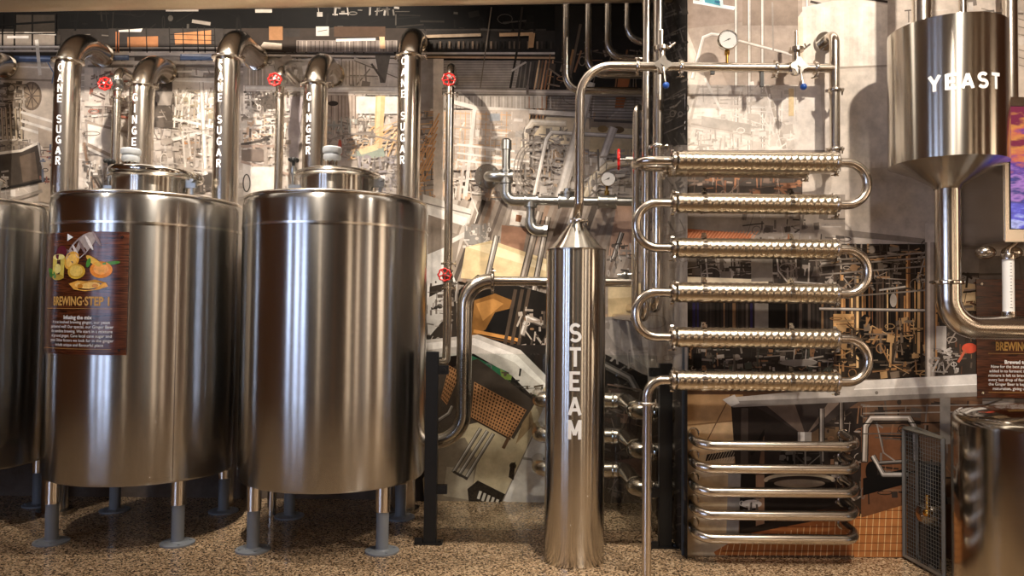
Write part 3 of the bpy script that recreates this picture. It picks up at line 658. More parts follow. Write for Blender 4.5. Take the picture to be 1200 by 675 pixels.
# forward wall
MF = Mural(lambda x, y: P(x, y, WR), (0, -1, 0))
R_ = MF.rect; L_ = MF.line; Q_ = MF.poly; T_ = MF.tube; D_ = MF.disc
LX = 803.2
R_(LX, -130, 1900, 700, 'c9bbae'); R_(LX, -130, 940, 100, 'b3a091'); R_(LX, 100, 980, 182, 'e2d8ce')
Q_([(LX, 30), (830, 100), (LX, 100)], 'd3c5b8'); R_(870, -100, 935, 30, '9c8878'); Q_([(LX, -100), (870, -100), (870, 26), (LX, 34)], 'a89384')
for x in (862, 877.5, 893): T_([(x, -120), (x + 1, 178)], 4.5, 'c6bbb0', 'f1ebe5', '8d8074')
T_([(945, -60), (946, 14)], 4, 'd8cec4', 'f6f2ed', '9d9084'); L_([(950, 2), (966, 6)], 3, '4a423c'); L_([(1012, -2), (1050, 4)], 3, '3a332e')
T_([(811, 92), (824, 44), (834, 40), (856, 43)], 5, 'd5cbc0', 'f6f1ec', 'a09387'); T_([(866, 48), (920, 62), (932, 66)], 4, 'd1c6bb', 'f0eae4', '96897c')
L_([(905, 3), (906, 60)], 2, 'a3978c')
Q_([(812, 0), (862, 8), (860, 12), (812, 4)], 'f0f4f6'); Q_([(818, -10), (846, -8), (848, 10), (820, 4)], 'd6ecf2'); Q_([(824, -8), (842, -6), (844, 7), (826, 3)], '48a3b8'); L_([(838, 2), (843, 3)], 3, '2c6c94')
# pale cylinder vessels printed on the wall
Q_([(935, 20), (944, 8), (975, 1), (1010, 0), (1050, 8), (1050, 78), (990, 80), (960, 78), (935, 70)], 'e3d8cb')
for k in range(10): R_(940 + k * 11, 8, 945 + k * 11, 78, ['e9dfd3', 'dfd2c4'][k % 2])
R_(935, 20, 941, 76, 'f0d9bd'); Q_([(960, 80), (1045, 78), (1045, 280), (975, 280), (966, 200)], 'd2c5b8')
for k in range(9): R_(968 + k * 9, 84, 971 + k * 9, 270, ['d9cdc1', 'cabcae'][k % 2])
L_([(975, 80), (1045, 77)], 2.5, 'a89a8c'); Q_([(985, 84), (1100, 84), (1100, 190), (985, 190)], 'd6cabd'); R_(1040, -20, 1200, 200, 'bfb1a4')
for k in range(7): L_([(1150, 10 + k * 9), (1200, 24 + k * 9)], 1.2, '877a6e')
MF.clutter((LX, 100, 935, 180), 120, ['f3ede6', 'cfc4b9', 'b8ac a0'.replace(' ', ''), 'ded4ca'], 5, 30, 95, 0, .8)
MF.clutter((1060, -10, 1200, 60), 60, ['6d625a', 'e6ddd4', '463e38', 'a7998d'], 4, 22, 50)
Q_([(LX, 140), (835, 138), (880, 150), (880, 160), (LX, 152)], 'c3b9af'); L_([(LX, 144), (880, 158)], 2, 'aca094'); L_([(LX, 150), (882, 163)], 4, 'd6cdc4'); Q_([(822, 136), (880, 146), (878, 156), (822, 148)], 'b3aaa0')
L_([(820, 94), (808, 146)], 3, 'c3b8ad'); L_([(826, 92), (844, 128)], 3, 'eee8e1'); L_([(898, 100), (919, 174)], 5, 'b3a79b'); L_([(896, 100), (916, 174)], 1.4, 'e8e0d8')
MF.clutter((805, 152, 870, 178), 50, ['f5f0ea', 'b5a99d', 'd8cec4', 'a3978b'], 3, 12, 51); MF.clutter((880, 100, 930, 176), 26, ['f5f0ea', 'c5b9ad', 'e9e2da'], 5, 24, 52)
R_(924, 104, 930, 136, 'e7c88f')
# behind the coil: bands between the hoses
R_(LX, 180, 985, 228, '3b332e'); MF.clutter((805, 200, 985, 228), 110, ['8f4b27', '1b1613', 'a8998c', '5e5149', 'c07142'], 3, 14, 53)
R_(LX, 176, 985, 190, '8c7f74'); Q_([(940, 205), (1100, 190), (1100, 284), (940, 250)], 'c2b5a8')
R_(LX, 228, 990, 300, '8a7d72'); R_(LX, 226, 880, 250, '9b8c80'); Q_([(LX, 268), (880, 274), (880, 282), (LX, 280)], 'b5623a')
for k in range(20): L_([(806 + k * 4, 279), (812 + k * 4, 271)], 1.2, 'd5855a')
MF.clutter((870, 250, 990, 300), 80, ['2f2824', 'c9beb3', '5f544b', 'a0938a', '463c35'], 3, 20, 54)
Q_([(990, 210), (1085, 210), (1085, 282), (1000, 272), (990, 262)], 'bcae a1'.replace(' ', '')); Q_([(960, 266), (1085, 280), (1085, 286), (960, 274)], '8b7e73')
R_(LX, 300, 1150, 350, '4b4039'); MF.clutter((805, 302, 990, 334), 130, ['2a231f', 'b9aa9c', '6d5f54', '8b7c6f', 'ded3c7', '1d1916'], 4, 26, 55); Q_([(LX, 324), (900, 328), (900, 334), (LX, 333)], 'ead7b6')
T_([(910, 300), (912, 318), (922, 330), (1000, 336)], 3, 'a79c91', 'dcd3ca', '3a322c'); R_(880, 300, 905, 330, '8e8378')
R_(LX, 334, 985, 460, '2b2420')
for k in range(34): R_(806 + k * 5.2, 350, 806 + k * 5.2 + random.uniform(1, 4), 388, random.choice(['1b1714', '3c332d', '5a4c42', '2a2450', '7b5a3b', '241d19']))
R_(884, 352, 900, 384, '7d746b'); R_(900, 350, 920, 384, '1a1613')
MF.clutter((806, 404, 985, 436), 170, ['171310', '8b8077', '4e443c', 'c7bdb3', 'a36a3c', '2f3a35', '1f1a17'], 3, 16, 56)
Q_([(918, 424), (950, 420), (958, 424), (930, 430)], '9b938a'); D_(935, 425, 22, 4, '7d756d'); R_(812, 414, 822, 432, '151210')
# amber rods hall
R_(976, 286, 1150, 444, '30261f')
for k in range(44):
    x = 978 + k * 2.9 + random.uniform(-.8, .8); y0 = random.uniform(296, 350); c = random.choice(['c98f52', '7a4e2b', 'e6b878', '1c1512', '3c2f26', '1c1512', 'a5703e', '130f0d', '5c4636'])
    L_([(x, y0), (x + random.uniform(-1, 1), random.uniform(392, 436))], random.uniform(1, 3.2), c)
R_(976, 368, 1000, 384, 'd9a260'); MF.clutter((976, 286, 1092, 340), 150, ['1d1713', '8d8175', '5d5046', 'b3a69a', '3b312a', 'c08a55'], 3, 20, 57)
for y in (300, 306, 316, 344): L_([(960, y + 6), (1085, y - 4)], 1.8, '877b70')
T_([(960, 362), (1090, 364)], 4, '9e9389', 'd2c9c0', '3d342e')
for x, y, r in ((1014, 382, 8), (1010, 404, 10), (1042, 398, 7), (1060, 408, 10), (1030, 424, 8), (1072, 424, 6)): D_(x, y, r, r * 1.7, '15110e')
MF.clutter((976, 372, 1090, 440), 150, ['15110e', 'b77d45', '3a2d23', 'e0ad6c', '7a6c60', '1a1512'], 3, 18, 58)
D_(1046, 352, 4, 8, 'b5aba1'); L_([(1030, 340), (1060, 336)], 2, 'c4bab0')
R_(1098, 300, 1150, 444, '3c332c'); R_(1098, 200, 1150, 320, '6e635a'); R_(1112, 330, 1146, 364, 'd8b98a'); L_([(1098, 322), (1146, 330)], 8, '8a8077')
MF.clutter((1098, 320, 1150, 438), 80, ['17130f', '96704a', '5e5249', 'b3a89e', '2a211b', '6d3a22'], 3, 14, 59)
T_([(1089, 276), (1089, 446)], 12, 'a79a90', 'd0c5bc', '6f635a'); R_(1083, 262, 1096, 284, 'cbbfb4')
R_(1096, 382, 1108, 410, 'b3aaa2'); D_(1135, 408, 9, 6, 'd94a2e'); L_([(1122, 424), (1130, 410)], 3, 'c95c3e'); MF.clutter((1086, 408, 1124, 436), 40, ['d8d0c8', '2a231e', '9c9188'], 2, 10, 60)
# printed display neighbours far right
R_(1146, 300, 1900, 470, '6f6358'); MF.clutter((1146, 300, 1400, 660), 160, ['3b322b', 'a1948a', '7c5a3c', '5c5048'], 5, 30, 61)
# bench and everything below it
R_(LX, 455, 1150, 700, '6b4c36')
Q_([(LX, 462), (870, 462), (880, 545), (LX, 545)], 'b98d5c'); Q_([(LX, 500), (870, 492), (872, 530), (LX, 534)], 'd2ab7a'); L_([(LX, 498), (870, 492)], 1.5, '8d663f')
Q_([(LX, 534), (860, 530), (852, 652), (LX, 652)], 'c7b08e'); Q_([(LX, 560), (856, 556), (854, 590), (LX, 592)], 'b59b77'); L_([(856, 462), (828, 516)], 1.2, '6f5136')
Q_([(828, 532), (862, 527), (862, 534), (826, 540)], '2b2320')
for k in range(12): L_([(828 + k * 3, 540), (834 + k * 3, 528)], 0.8, 'a18c74')
Q_([(856, 474), (900, 474), (886, 560), (862, 560)], '2c231e'); Q_([(868, 478), (876, 478), (876, 645), (866, 645)], '4d4038'); R_(866, 548, 885, 645, '231c18'); Q_([(853, 545), (868, 545), (864, 640), (850, 640)], '8f8a86')
L_([(905, 488), (880, 532)], 4, '19140f'); R_(885, 556, 900, 640, 'a0795a')
R_(895, 478, 1010, 640, '2e2520'); R_(950, 500, 985, 520, '6d5238'); MF.clutter((960, 476, 1012, 640), 90, ['17120f', 'a06a42', '5a4a3f', 'c3b6a8', '33281f'], 4, 20, 62)
Q_([(878, 472), (1006, 470), (952, 506), (938, 508)], '3a302b'); Q_([(896, 474), (930, 472), (942, 506), (938, 508)], '6d5a4d'); Q_([(970, 471), (984, 471), (948, 506), (946, 506)], '7c685a')
R_(934, 506, 950, 522, 'a0978e'); R_(937, 506, 942, 522, 'e1dad2'); T_([(962, 480), (962, 540)], 7, '6a6058', 'a59b91', '201a16'); T_([(985, 466), (985, 520)], 6, '5b4f46', '9b8d7f', '1b1612')
R_(914, 520, 962, 556, '191410'); MF.clutter((914, 520, 962, 556), 26, ['3a322d', '6f655c', '1d1815'], 4, 18, 63)
D_(936, 562, 42, 9, 'cbb795'); D_(936, 564, 38, 7, '3b2f26'); R_(896, 564, 976, 640, '261e19'); D_(936, 566, 30, 5, '8d7a64'); D_(880, 590, 12, 5, 'bfb8b0'); MF.clutter((868, 582, 892, 600), 14, ['e3ddd6', '3b342f', '8e867d'], 2, 8, 64)
Q_([(868, 620), (1008, 584), (1008, 648), (868, 648)], '33281f'); L_([(896, 634), (1000, 598)], 3, '15110e')
Q_([(836, 646), (870, 626), (1004, 600), (1004, 650), (838, 650)], 'b5662f'); Q_([(1000, 606), (1062, 588), (1062, 652), (1000, 652)], 'c77738')
def tiles(x0, y0, x1, y1, sk, nx, ny, c):
    for i in range(nx + 1): L_([(x0 + (x1 - x0) * i / nx + sk, y0 + (sk and 0)), (x0 + (x1 - x0) * i / nx, y1)], 0.9, c)
for i in range(30):
    x = 842 + i * 7.4; yt = 640 - (x - 842) * 0.235; L_([(x + 3, max(yt, 592)), (x, 651)], 0.9, 'e8bd78')
for j in range(6):
    L_([(846 + j * 22, 645 - j * 9.5), (1062, 645 - j * 9.5)], 0.8, '6f3716')
Q_([(1008, 500), (1062, 500), (1062, 590), (1008, 606)], '7a4a2c'); MF.clutter((1008, 470, 1150, 590), 120, ['1a1512', '8d8279', '5e5249', 'a36a42', '2d2621', '17130f'], 4, 22, 65)
Q_([(1010, 560), (1062, 548), (1062, 566), (1010, 580)], '14110f')
T_([(1012, 540), (1013, 500), (1020, 490), (1064, 490), (1070, 500), (1072, 540)], 8, '9a8b7c', 'd8ccc0', '332a23')
T_([(1022, 535), (1034, 556), (1062, 556)], 7, '8f857b', 'd6cdc3', '26201c'); T_([(1030, 542), (1062, 540)], 5, '5e544c', '9b9188', '1d1815'); L_([(1026, 495), (1034, 530), (1048, 540)], 1.6, '8f8378'); D_(1020, 552, 7, 12, '171310')
for y in (476, 484, 496, 508): L_([(1010, y), (1150, y - 2)], 1.4, random.choice(['8e8379', '1c1713', '5b5048']))
R_(1100, 466, 1112, 520, '8e857c')
Q_([(850, 466), (1004, 452), (1146, 438), (1146, 462), (856, 474)], 'bdb5ad'); Q_([(1004, 446), (1110, 440), (1146, 438), (1146, 450), (1000, 456)], 'dbd5cf'); Q_([(852, 470), (1146, 459), (1146, 464), (858, 477)], '8b827a'); L_([(1000, 456), (1146, 450)], 1.2, 'f3efeb')
D_(1026, 460, 2, 2, '7c736b'); Q_([(846, 468), (860, 462), (866, 472), (856, 476)], 'c9c2bb')
MF.build('wall_mural', 'large pale and amber print of brewery equipment on the forward wall behind the hose coil', P(1000, 620, WR))

# ------------------------------------------------------------------ shared fittings
V = Vector
def clamp_mb(c, ax, r, wing=(1, 0, 0), h=0.012, lug=True):
    """sanitary pipe clamp: split ring with ears, hinge bolt and wing nut"""
    c = V(c); ax = V(ax).normalized(); wg = V(wing); wg = (wg - ax * wg.dot(ax)).normalized(); o = ax.cross(wg)
    b = MB().lathe([(r * 0.9, -h), (r * 1.22, -h), (r * 1.36, -h * 0.45), (r * 1.36, h * 0.45), (r * 1.22, h), (r * 0.9, h)], c, ax, 26)
    if lug:
        e = c + wg * r * 1.5
        for s_ in (-1, 1):
            b.cyl(e + o * s_ * 0.008 - wg * r * 0.35, e + o * s_ * 0.008 + wg * r * 0.22, h * 0.62, 8)
        b.cyl(e - o * 0.030, e + o * 0.034, 0.0045, 8)
        b.cyl(e + o * 0.018, e + o * 0.030, 0.010, 8)
        for s_ in (-1, 1): b.cyl(e + o * 0.026, e + o * 0.036 + ax * s_ * 0.022, 0.0045, 6)
        b.cyl(c - wg * r * 1.5 - ax * h * .8, c - wg * r * 1.5 + ax * h * .8, 0.008, 8)
    return b
def handwheel(parent, c, ax, R, label=None):
    c = V(c); ax = V(ax).normalized(); u, w_ = perp(ax); b = MB(); n = 28; rs = []
    for i in range(48):
        t = 2 * PI * i / 48; rr = R * (1 + 0.07 * math.cos(8 * t)); e = u * math.cos(t) + w_ * math.sin(t)
        rs.append([c + e * (rr + R * .15 * math.cos(2 * PI * j / 8)) + ax * R * .15 * math.sin(2 * PI * j / 8) for j in range(8)])
    b.rings(rs, closed=True)
    for i in range(5):
        t = 2 * PI * i / 5 + .3; e = u * math.cos(t) + w_ * math.sin(t)
        b.cyl(c, c + e * R, R * .12, 8)
    b.lathe([(0, -.009), (R * .3, -.009), (R * .3, .009), (0, .012)], c, ax, 14)
    hw = obj('handwheel', b, M_RED, parent, origin=c, label=label)
    obj('hub_nut', MB().lathe([(0, .012), (.008, .012), (.008, .02), (0, .02)], c, ax, 6), M_GALV, hw, origin=c)
    return hw
def wall_flange(c, r, th=0.012): return MB().lathe([(0, 0), (r, 0), (r, th), (0, th)], c, (0, -1, 0), 30)
def gauge(parent, c, R):
    c = V(c)
    g = obj('pressure_gauge', MB().lathe([(0, .03), (R * .9, .03), (R, .024), (R, -.006), (R * .93, -.012), (R * .9, -.012), (R * .89, -.004), (0, -.004)], c, (0, 1, 0), 36), M_POLISH, parent, origin=c)
    obj('dial', MB().lathe([(0, -.0045), (R * .89, -.0045), (R * .89, -.003), (0, -.003)], c, (0, 1, 0), 36), M_GAUGEF, g, origin=c)
    b = MB()
    for k in range(21):
        t = math.radians(-45 + 270 * k / 20); L0 = R * (.72 if k % 5 == 0 else .78)
        p = lambda q, s_=0: c + V((math.cos(t) * q - math.sin(t) * s_, -.0055, math.sin(t) * q + math.cos(t) * s_))
        b.quad(p(L0, -.0008), p(R * .85, -.0008), p(R * .85, .0008), p(L0, .0008))
    t = math.radians(205); q = V((math.cos(t), 0, math.sin(t))); n_ = V((-math.sin(t), 0, math.cos(t)))
    b.quad(c + V((0, -.006, 0)) + q * R * -.25 + n_ * .004, c + V((0, -.006, 0)) + q * R * -.25 - n_ * .004, c + V((0, -.006, 0)) + q * R * .65)
    b.lathe([(0, -.008), (R * .08, -.008), (R * .08, -.004), (0, -.004)], c, (0, 1, 0), 10)
    obj('needle', b, M_BLACK, g, origin=c)
    return g

# ------------------------------------------------------------------ brewing tanks
TR, TB, TT = 0.632, 0.42, 2.305
def tank(cx, cy, label, lid):
    t = thing('brewing_tank', (cx, cy, 0), label, 'tank', 'steel brewing tanks on four legs')
    prof = [(0.0, TB - 0.03), (0.40, TB - 0.03), (TR - 0.05, TB - 0.012), (TR - 0.012, TB - 0.004), (TR, TB + 0.014), (TR, 1.0), (TR, 1.6), (TR, 2.125),
            (TR, TT - 0.06), (TR - 0.006, TT - 0.032), (TR - 0.022, TT - 0.012), (TR - 0.05, TT), (TR - 0.075, TT - 0.004), (0.30, TT + 0.018), (0.24, TT + 0.02)]
    obj('body', MB().lathe(prof, (cx, cy, 0), (0, 0, 1), 128), M_TANK, t, origin=(cx, cy, 0))
    zb = 2.085
    obj('weld_band', MB().lathe([(TR - .002, zb), (TR + .004, zb + .002), (TR + .004, zb + .018), (TR - .002, zb + .020)], (cx, cy, 0), (0, 0, 1), 128), M_PLATE, t)
    obj('rolled_rim', MB().torus((cx, cy, TT - .012), (0, 0, 1), TR - .020, .014, 128, 10), M_STEEL, t)
    obj('neck', MB().lathe([(.262, TT - .01), (.262, TT + .165), (.24, TT + .165)], (cx, cy, 0), (0, 0, 1), 72), M_VESSEL, t)
    zc = TT + .165
    obj('neck_collar', MB().lathe([(.262, zc - .008), (.292, zc - .008), (.298, zc), (.292, zc + .01), (.262, zc + .01)], (cx, cy, 0), (0, 0, 1), 72), M_STEEL, t)
    tilt = 0.0 if lid == 'shut' else 0.05
    rot = Matrix.Rotation(tilt, 3, 'Y')
    lb = MB().lathe([(.292, .0), (.296, .010), (.288, .022), (.24, .040), (.14, .056), (0.0, .062)], (0, 0, 0), (0, 0, 1), 64)
    lb.v = [rot @ p + V((cx, cy, zc + .012)) for p in lb.v]
    ld = obj('lid', lb, M_VESSEL if lid == 'shut' else M_POLISH, t)
    if lid != 'shut':
        rb = MB().torus((0, 0, 0), (0, 0, 1), .305, .014, 60, 10); rb.v = [Matrix.Rotation(.045, 3, 'Y') @ V((p.x, p.y, p.z * 1.7)) + V((cx + .03, cy, zc + .035)) for p in rb.v]
        obj('clamp_ring', rb, M_POLISH, t)
    # threaded cap on the lid
    px_ = cx + (-.005 if lid == 'shut' else -.075); z0 = zc + .055; y0 = cy - .17
    z0 = zc + .045
    cap = obj('vent_cap', MB().lathe([(r_ * 1.0, h_ * 1.3) for r_, h_ in [(0, .085), (.058, .085), (.066, .078), (.066, .058), (.060, .052), (.050, .050), (.052, .046), (.060, .040), (.060, .024), (.052, .016), (.040, .014), (0, .012)]], (px_, y0, z0 + .034), (0, 0, 1), 30), M_PALE, t, label='pale grey plastic cap')
    sb = MB()
    for k in range(5):
        a_ = 2 * PI * k / 5; sb.cyl((px_ + .03 * math.cos(a_), y0 + .03 * math.sin(a_), z0 - .02), (px_ + .03 * math.cos(a_), y0 + .03 * math.sin(a_), z0 + .052), .007, 8)
    sb.cyl((px_, y0, z0 - .02), (px_, y0, z0 + .052), .018, 14)
    obj('cap_stem', sb, M_POLISH, cap)
    # swing bolt with black knob
    kx = cx - .325; ky = cy + .02
    obj('lid_bolt', MB().cyl((kx, ky, zc - .05), (kx, ky, zc + .10), .010, 12).box((kx - .03, ky - .015, zc - .075), (kx + .075, ky + .015, zc - .04)).lathe([(.014, .03), (.022, .05), (.022, .085), (.014, .085)], (kx, ky, zc), (0, 0, 1), 12), M_GALV, t)
    kb = MB().lathe([(0, .155), (.022, .153), (.026, .146), (.026, .13), (.012, .12), (.010, .095), (0, .095)], (kx, ky, zc), (0, 0, 1), 16)
    for k in range(4):
        a_ = PI / 4 + k * PI / 2; kb.sph((kx + .026 * math.cos(a_), ky + .026 * math.sin(a_), zc + .138), .016, 8)
    obj('clamp_knob', kb, M_RUBBER, t)
    hb = MB().box((cx + .25, cy - .05, zc - .06), (cx + .33, cy - .01, zc + .0)).cyl((cx + .31, cy - .075, zc - .01), (cx + .31, cy + .015, zc - .01), .014, 12).box((cx + .29, cy - .045, TT - .0), (cx + .31, cy - .015, zc - .05))
    obj('hinge', hb, M_GALV, t, bevel=.003)
    for sx, sy in ((-1, -1), (1, -1), (-1, 1), (1, 1)):
        lx, ly = cx + sx * .415, cy + sy * .395
        lg = obj('leg', MB().lathe([(.040, .0), (.040, .30)], (lx, ly, 0), (0, 0, 1), 28, True), M_GREY, t, origin=(lx, ly, 0), label='grey painted leg')
        obj('leg_sleeve', MB().lathe([(.044, .255), (.047, .258), (.047, TB + .01)], (lx, ly, 0), (0, 0, 1), 28), M_STEEL, lg)
        fb = MB().lathe([(0, 0.0), (.108, 0.0), (.110, .006), (.108, .012), (.05, .016), (.045, .022), (0, .022)], (lx, ly, 0), (0, 0, 1), 40)
        for k in range(4):
            a_ = k * PI / 2 + .5; fb.cyl((lx + .082 * math.cos(a_), ly + .082 * math.sin(a_), .01), (lx + .082 * math.cos(a_), ly + .082 * math.sin(a_), .019), .009, 6)
        obj('foot_plate', fb, M_GREY, lg)
    return t
T2 = (-1.232, 5.27); T1 = (-2.60, 5.39); T0 = (-4.10, 5.52)
tank(T2[0], T2[1], 'brewing tank with a plain unmarked front, nearest to the steam column, shut domed lid', 'shut')
t1 = tank(T1[0], T1[1], 'brewing tank carrying the brown information panel, mirror-bright ring around its lid', 'ring')
tank(T0[0], T0[1], 'dark brewing tank mostly cut off by the left edge of the photo', 'shut')
# vertical seam on the middle tank
sa = math.atan2(-(T1[1]), -(T1[0]))
def on_tank(c, px, py, dr=0.0, R=TR):
    d = ray(px, py); ox, oy = CAM.x - c[0], CAM.y - c[1]; rr = R + dr
    A = d.x ** 2 + d.y ** 2; B = 2 * (ox * d.x + oy * d.y); C_ = ox * ox + oy * oy - rr * rr
    q = B * B - 4 * A * C_
    tt = (-B - math.sqrt(max(q, 0))) / (2 * A); return CAM + d * tt
ang = lambda c, p: math.atan2(p.y - c[1], p.x - c[0])
a_ = ang(T1, on_tank(T1, 206, 400))
def ring_pt(c, R, a, z): return V((c[0] + R * math.cos(a), c[1] + R * math.sin(a), z))
sb = MB()
for z0_, z1_ in ((TB + .02, 2.08), (2.105, TT - .05)):
    w2 = .004 / TR; sb.rings([[ring_pt(T1, TR - .001, a_ - w2, z), ring_pt(T1, TR + .002, a_ - w2 * .5, z), ring_pt(T1, TR + .002, a_ + w2 * .5, z), ring_pt(T1, TR - .001, a_ + w2, z)] for z in (z0_, z1_)])
obj('weld_seam', sb, M_STEELD, t1)

# ------------------------------------------------------------------ information panels
def sign(name, fn, W, Ht, label, step, head, title, lines, parent_org, tail_num=None, cx0=.5, Wfull=None):
    """fn(u,v,d): u across 0..W, v up 0..H, d outwards"""
    t = thing(name, parent_org, label, 'sign')
    nu, nv = 24, 4; b = MB(); g = []
    for d in (0.0, 0.006): g.append([[fn(W * i / nu, Ht * j / nv, d) for i in range(nu + 1)] for j in range(nv + 1)])
    k = len(b.v)
    for lay in g:
        for row in lay: b.v += row
    N = (nu + 1) * (nv + 1); ix = lambda l, j, i: l * N + j * (nu + 1) + i
    for l in (0, 1):
        for j in range(nv):
            for i in range(nu): b.f.append([ix(l, j, i), ix(l, j, i + 1), ix(l, j + 1, i + 1), ix(l, j + 1, i)])
    for i in range(nu):
        for j in (0, nv): b.f.append([ix(0, j, i), ix(0, j, i + 1), ix(1, j, i + 1), ix(1, j, i)])
    for j in range(nv):
        for i in (0, nu): b.f.append([ix(0, j, i), ix(0, j + 1, i), ix(1, j + 1, i), ix(1, j, i)])
    obj('board', b, M_WOODSIGN, t)
    def text(nm, s_, size, cx_, cy_, mat, bold=0, cond=1.0, al='CENTER', maxw=None):
        bm = glyphs(s_, size, bold, 1.0, al, cond)
        xs = [v.co.x for v in bm.verts]
        if maxw and xs and max(xs) - min(xs) > 0:
            f_ = maxw / (max(xs) - min(xs))
            for v in bm.verts: v.co.x *= f_
        mb_ = MB(); glyphs_to(mb_, bm, lambda x, y: fn(cx_ + x, cy_ + y, .0075), cuts=.02)
        return obj(nm, mb_, mat, t, smooth=0, fix=False)
    Wf = Wfull or W
    text('step_lettering', step, Ht * .10, Wf * cx0, Ht * .43, M_GOLD, .0022, .72, 'CENTER', maxw=Wf * .60)
    text('heading_lettering', title, Ht * .043, Wf * cx0, Ht * .30, M_WHITE, .0010)
    for k_, s_ in enumerate(lines): text('text_line', s_, Ht * .034, Wf * cx0, Ht * (.262 - .037 * k_), M_WHITE, .0002)
    for yy in (.372, .045):
        rb = MB(); n_ = 16
        for i in range(n_):
            u0, u1 = Wf * (.12 + .76 * i / n_), Wf * (.12 + .76 * (i + 1) / n_)
            if u1 <= W: rb.quad(fn(u0, Ht * yy, .0075), fn(u1, Ht * yy, .0075), fn(u1, Ht * yy + .002, .0075), fn(u0, Ht * yy + .002, .0075))
        obj('rule_line', rb, M_GOLD, t, smooth=0, fix=False)
    for u in (.055, .945):
        for v in (.04, .96):
            if Wf * u < W:
                p = fn(Wf * u, Ht * v, .006); q = fn(Wf * u, Ht * v, .012); obj('screw', MB().cyl(p, q, .008, 14), M_POLISH, t)
    return t, text
pa = on_tank(T1, 57, 275); pb_ = on_tank(T1, 152, 276); pc_ = on_tank(T1, 54, 413)
aa, ab = ang(T1, pa), ang(T1, pb_)
SW, SH = (ab - aa) * TR, pa.z - pc_.z
fnT = lambda u, v, d: ring_pt(T1, TR + .004 + d, aa + u / TR, pc_.z + v)
s1, txt = sign('information_panel', fnT, SW, SH, 'brown wood-look panel reading BREWING STEP 1 with ginger and lemons, on the middle tank', 'BREWING·STEP 1', None, 'Infusing the mix',
     ['It is as involved brewing ginger, our yeast', 'partnered well! Our special, our Ginger Beer', 'the combine brewing. We start in a mixture', 'of ground ginger, Cane local cane sugar and', 'yeast. Other factors we look for in the ginger', 'include unique and flavourful place'], ring_pt(T1, TR + .004, (aa + ab) / 2, pc_.z), cx0=.56)
# picture of ginger, lemons and a glass, printed
def blob(mb_cols, cx_, cy_, rx, ry, col, rot=0, n=18):
    mb_cols.append(([(cx_ + rx * math.cos(t) * math.cos(rot) - ry * math.sin(t) * math.sin(rot), cy_ + rx * math.cos(t) * math.sin(rot) + ry * math.sin(t) * math.cos(rot)) for t in [2 * PI * i / n for i in range(n)]], col))
pic = []
blob(pic, .29, .83, .085, .055, '5e2430', .3); blob(pic, .53, .865, .20, .075, 'a59a98', .62)
for k in range(5): blob(pic, .42 + k * .07, .80 + k * .036, .014, .072, ['6e5f66', 'd8d0d0', '7c6a6c', 'e3dcdc', '8f7f80'][k], .62)
blob(pic, .44, .765, .095, .07, 'dfa544', .4); blob(pic, .44, .765, .07, .05, 'eec066', .4)
blob(pic, .14, .665, .09, .03, '4d8a3a', -.4); blob(pic, .13, .65, .05, .02, '2f6a28', -.2)
pic.append(([(.155, .635), (.345, .62), (.355, .795), (.16, .80)], 'd9c45e')); blob(pic, .255, .797, .097, .024, 'f0e394'); blob(pic, .25, .63, .095, .024, 'b79a3a'); blob(pic, .25, .70, .05, .04, 'e6d886')
blob(pic, .50, .675, .10, .062, 'd2a73e'); blob(pic, .50, .68, .075, .045, 'e4c468'); blob(pic, .75, .69, .105, .068, 'e38a2a'); blob(pic, .75, .695, .07, .045, 'f2a850')
blob(pic, .68, .76, .085, .025, 'e0b34a', -.5); blob(pic, .84, .745, .08, .014, '4f8a3c', .1); blob(pic, .63, .745, .04, .02, '4d8a3a', 1.2)
pic.append(([(.42, .575), (.52, .60), (.62, .595), (.70, .61), (.80, .585), (.82, .555), (.74, .53), (.60, .515), (.48, .53)], 'e6a94e')); blob(pic, .62, .565, .13, .03, 'f3c877'); blob(pic, .55, .555, .03, .018, 'cf8a34'); blob(pic, .70, .56, .03, .015, 'cf8a34')
pic.append(([(.385, .925), (.385, .985), (.455, .955)], 'e8eef2'))
vv, ff, cc = [], [], []
for i_, (pts, col) in enumerate(pic):
    k = len(vv)
    for x, y in pts: vv.append(fnT((x * .93 + .08) * SW, y * SH, .0085 + i_ * 6e-5)); cc.append(lin(col))
    ff.append(list(range(k, k + len(pts))))
me = bpy.data.meshes.new('fruit_picture'); og = LOC[s1.name]
me.from_pydata([tuple(p - og) for p in vv], [], ff); me.update()
at = me.color_attributes.new('ink', 'FLOAT_COLOR', 'POINT'); at.data.foreach_set('color', [q for c in cc for q in c])
link_mesh('fruit_picture', me, M_SIGNPRINT, s1, og)['label'] = 'printed picture of ginger, lemons and a glass'
# wall panel at the right
q0, q1 = P(1145.5, 466, WR - .02), P(1145.5, 327, WR - .02); SW2, SH2 = .60, q1.z - q0.z
fnW = lambda u, v, d: V((q0.x + u, WR - .012 - d, q0.z + v))
sign('information_panel', fnW, SW2, SH2, 'brown wood-look panel reading BREWING STEP on the forward wall, cut off by the right edge', 'BREWING·STEP 2', None, 'Brewed to be best',
     ['Now for the best part. A special yeast is', 'added in to ferment the mix. It is then the', 'mixture is left to brew for up to three days', 'every last drop of flavour from Nature, and', 'the Ginger Beer is kept quite cool to reach', 'maturation, giving us our unique taste.'], (q0.x + .3, WR - .012, q0.z))

